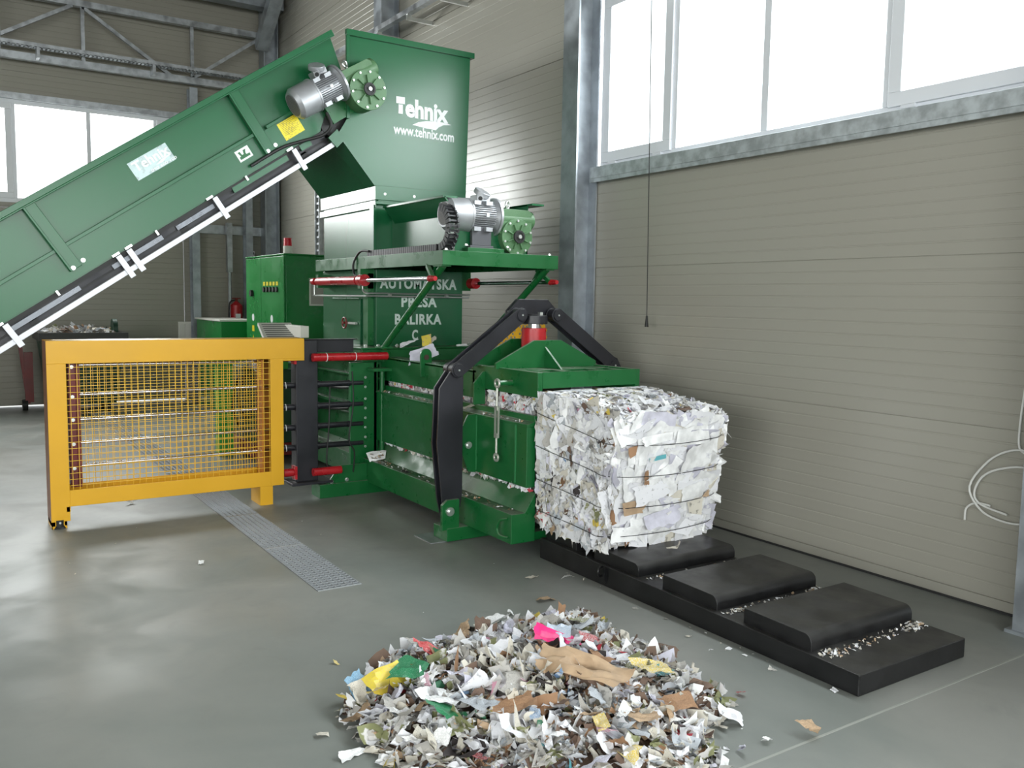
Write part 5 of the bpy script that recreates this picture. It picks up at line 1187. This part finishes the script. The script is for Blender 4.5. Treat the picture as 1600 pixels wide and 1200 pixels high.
# bin
bn = thing('waste_container', (-13.8, 1.75, 0), 'dark green wheeled waste container full of paper beside the back wall', 'container')
b = MB(); x0, x1, y0, y1 = -14.45, -13.6, 1.22, 2.28
b.add([(x0 + .08, y0 + .12, .14), (x1 - .08, y0 + .12, .14), (x1 - .08, y1 - .12, .14), (x0 + .08, y1 - .12, .14), (x0, y0, 1.06), (x1, y0, 1.06), (x1, y1, 1.06), (x0, y1, 1.06)], [(3, 2, 1, 0), (0, 1, 5, 4), (1, 2, 6, 5), (2, 3, 7, 6), (3, 0, 4, 7)])
b.build('body', DARKGREEN_BIN, bn, smooth=False)
b = MB(); b.box(x1 - .02, x1 + .05, y0 - .04, y1 + .04, 1.05, 1.16); b.box(x0 - .05, x0 + .02, y0 - .04, y1 + .04, 1.05, 1.16); b.box(x0, x1, y0 - .04, y0 + .03, 1.05, 1.16); b.box(x0, x1, y1 - .03, y1 + .04, 1.05, 1.16); b.build('rim', mat('dark_grey_plastic', (.035, .035, .032), .5), bn)
for x in (x0 + .18, x1 - .16):
    for y in (y0 + .22, y1 - .22):
        b = MB(); b.cyl((x, y - .025, .08), (x, y + .025, .08), .08, 16); b.build('wheel', RUBBER, bn)
b = MB(); b.cyl((-13.9, 2.16, 1.20), (-13.9, 2.22, 1.20), .15, 18); b.build('lid_hinge', DARKGREEN_BIN, bn)
b = MB(); b.cur = 3; b.add([(x0, y0, 1.08), (x1, y0, 1.08), (x1, y1, 1.08), (x0, y1, 1.08)], [(0, 1, 2, 3)])
for _ in range(500):
    x = rg.uniform(x0 + .05, x1 - .03); y = rg.uniform(y0 + .03, y1 - .06); h = .11 * math.sin(math.pi * (y - y0) / 1.06) ** .5 * rg.random(); s = rg.uniform(.02, .06)
    add_sheet(b, basis((rg.gauss(0, .5), rg.gauss(0, .5), 1), rg.uniform(0, 6.28), (x, y, 1.12 + h), (s, s, s)), pick(), n=2, fold=.6, rough=.2)
tag(b.build('waste_paper', PM, fix=False), 'loose shredded paper filling the dark green waste container', 'waste paper', kind='stuff')
# red pallet truck behind
pt = thing('hand_pallet_truck', (-14.2, .95, 0), 'red hand pallet truck standing left of the waste container', 'pallet truck')
b = MB(); b.bar((-14.46, 1.10, .1), (-14.46, 1.0, 1.1), .05, .05); b.box(-14.5, -14.42, 1.06, 1.17, .12, .85); b.build('handle_frame', DARK_RED, pt)
b = MB(); b.cyl((-14.46, 1.02, .08), (-14.46, 1.09, .08), .08, 16); b.build('wheel', RUBBER, pt)

# ------------------------------------------------------------ light
w = bpy.data.worlds.new('sky'); sc.world = w; w.use_nodes = True
bg = w.node_tree.nodes['Background']; bg.inputs[0].default_value = (.93, .97, 1, 1); bg.inputs[1].default_value = 2.7
def area(name, loc, rot, sx, sy, power, col=(1, 1, 1)):
    d = bpy.data.lights.new(name, 'AREA'); d.shape = 'RECTANGLE'; d.size = sx; d.size_y = sy; d.energy = power; d.color = col
    o = bpy.data.objects.new(name, d); COL.objects.link(o); o.location = loc; o.rotation_euler = rot; return o
# daylight outside each band of windows
area('daylight', (-1.0, YR + .45, 3.9), (R(-75), 0, 0), 11, 1.6, 950, (.95, .98, 1))
area('daylight', (XB - .45, -1.5, 3.9), (0, R(-80), 0), 1.7, 9.5, 1150, (1, .99, .97))
area('daylight', (2.7, YL - .5, 2.8), (R(84), 0, 0), 8, 3.2, 900, (1, .99, .97))
area('daylight', (XF + .5, -2, 3.0), (0, R(82), 0), 3.2, 13, 1100, (1, .99, .97))
sc.view_settings.view_transform = 'Standard'; sc.view_settings.look = 'None'; sc.view_settings.gamma = 1; sc.view_settings.use_curve_mapping = False
sc.view_settings.exposure = 0.0
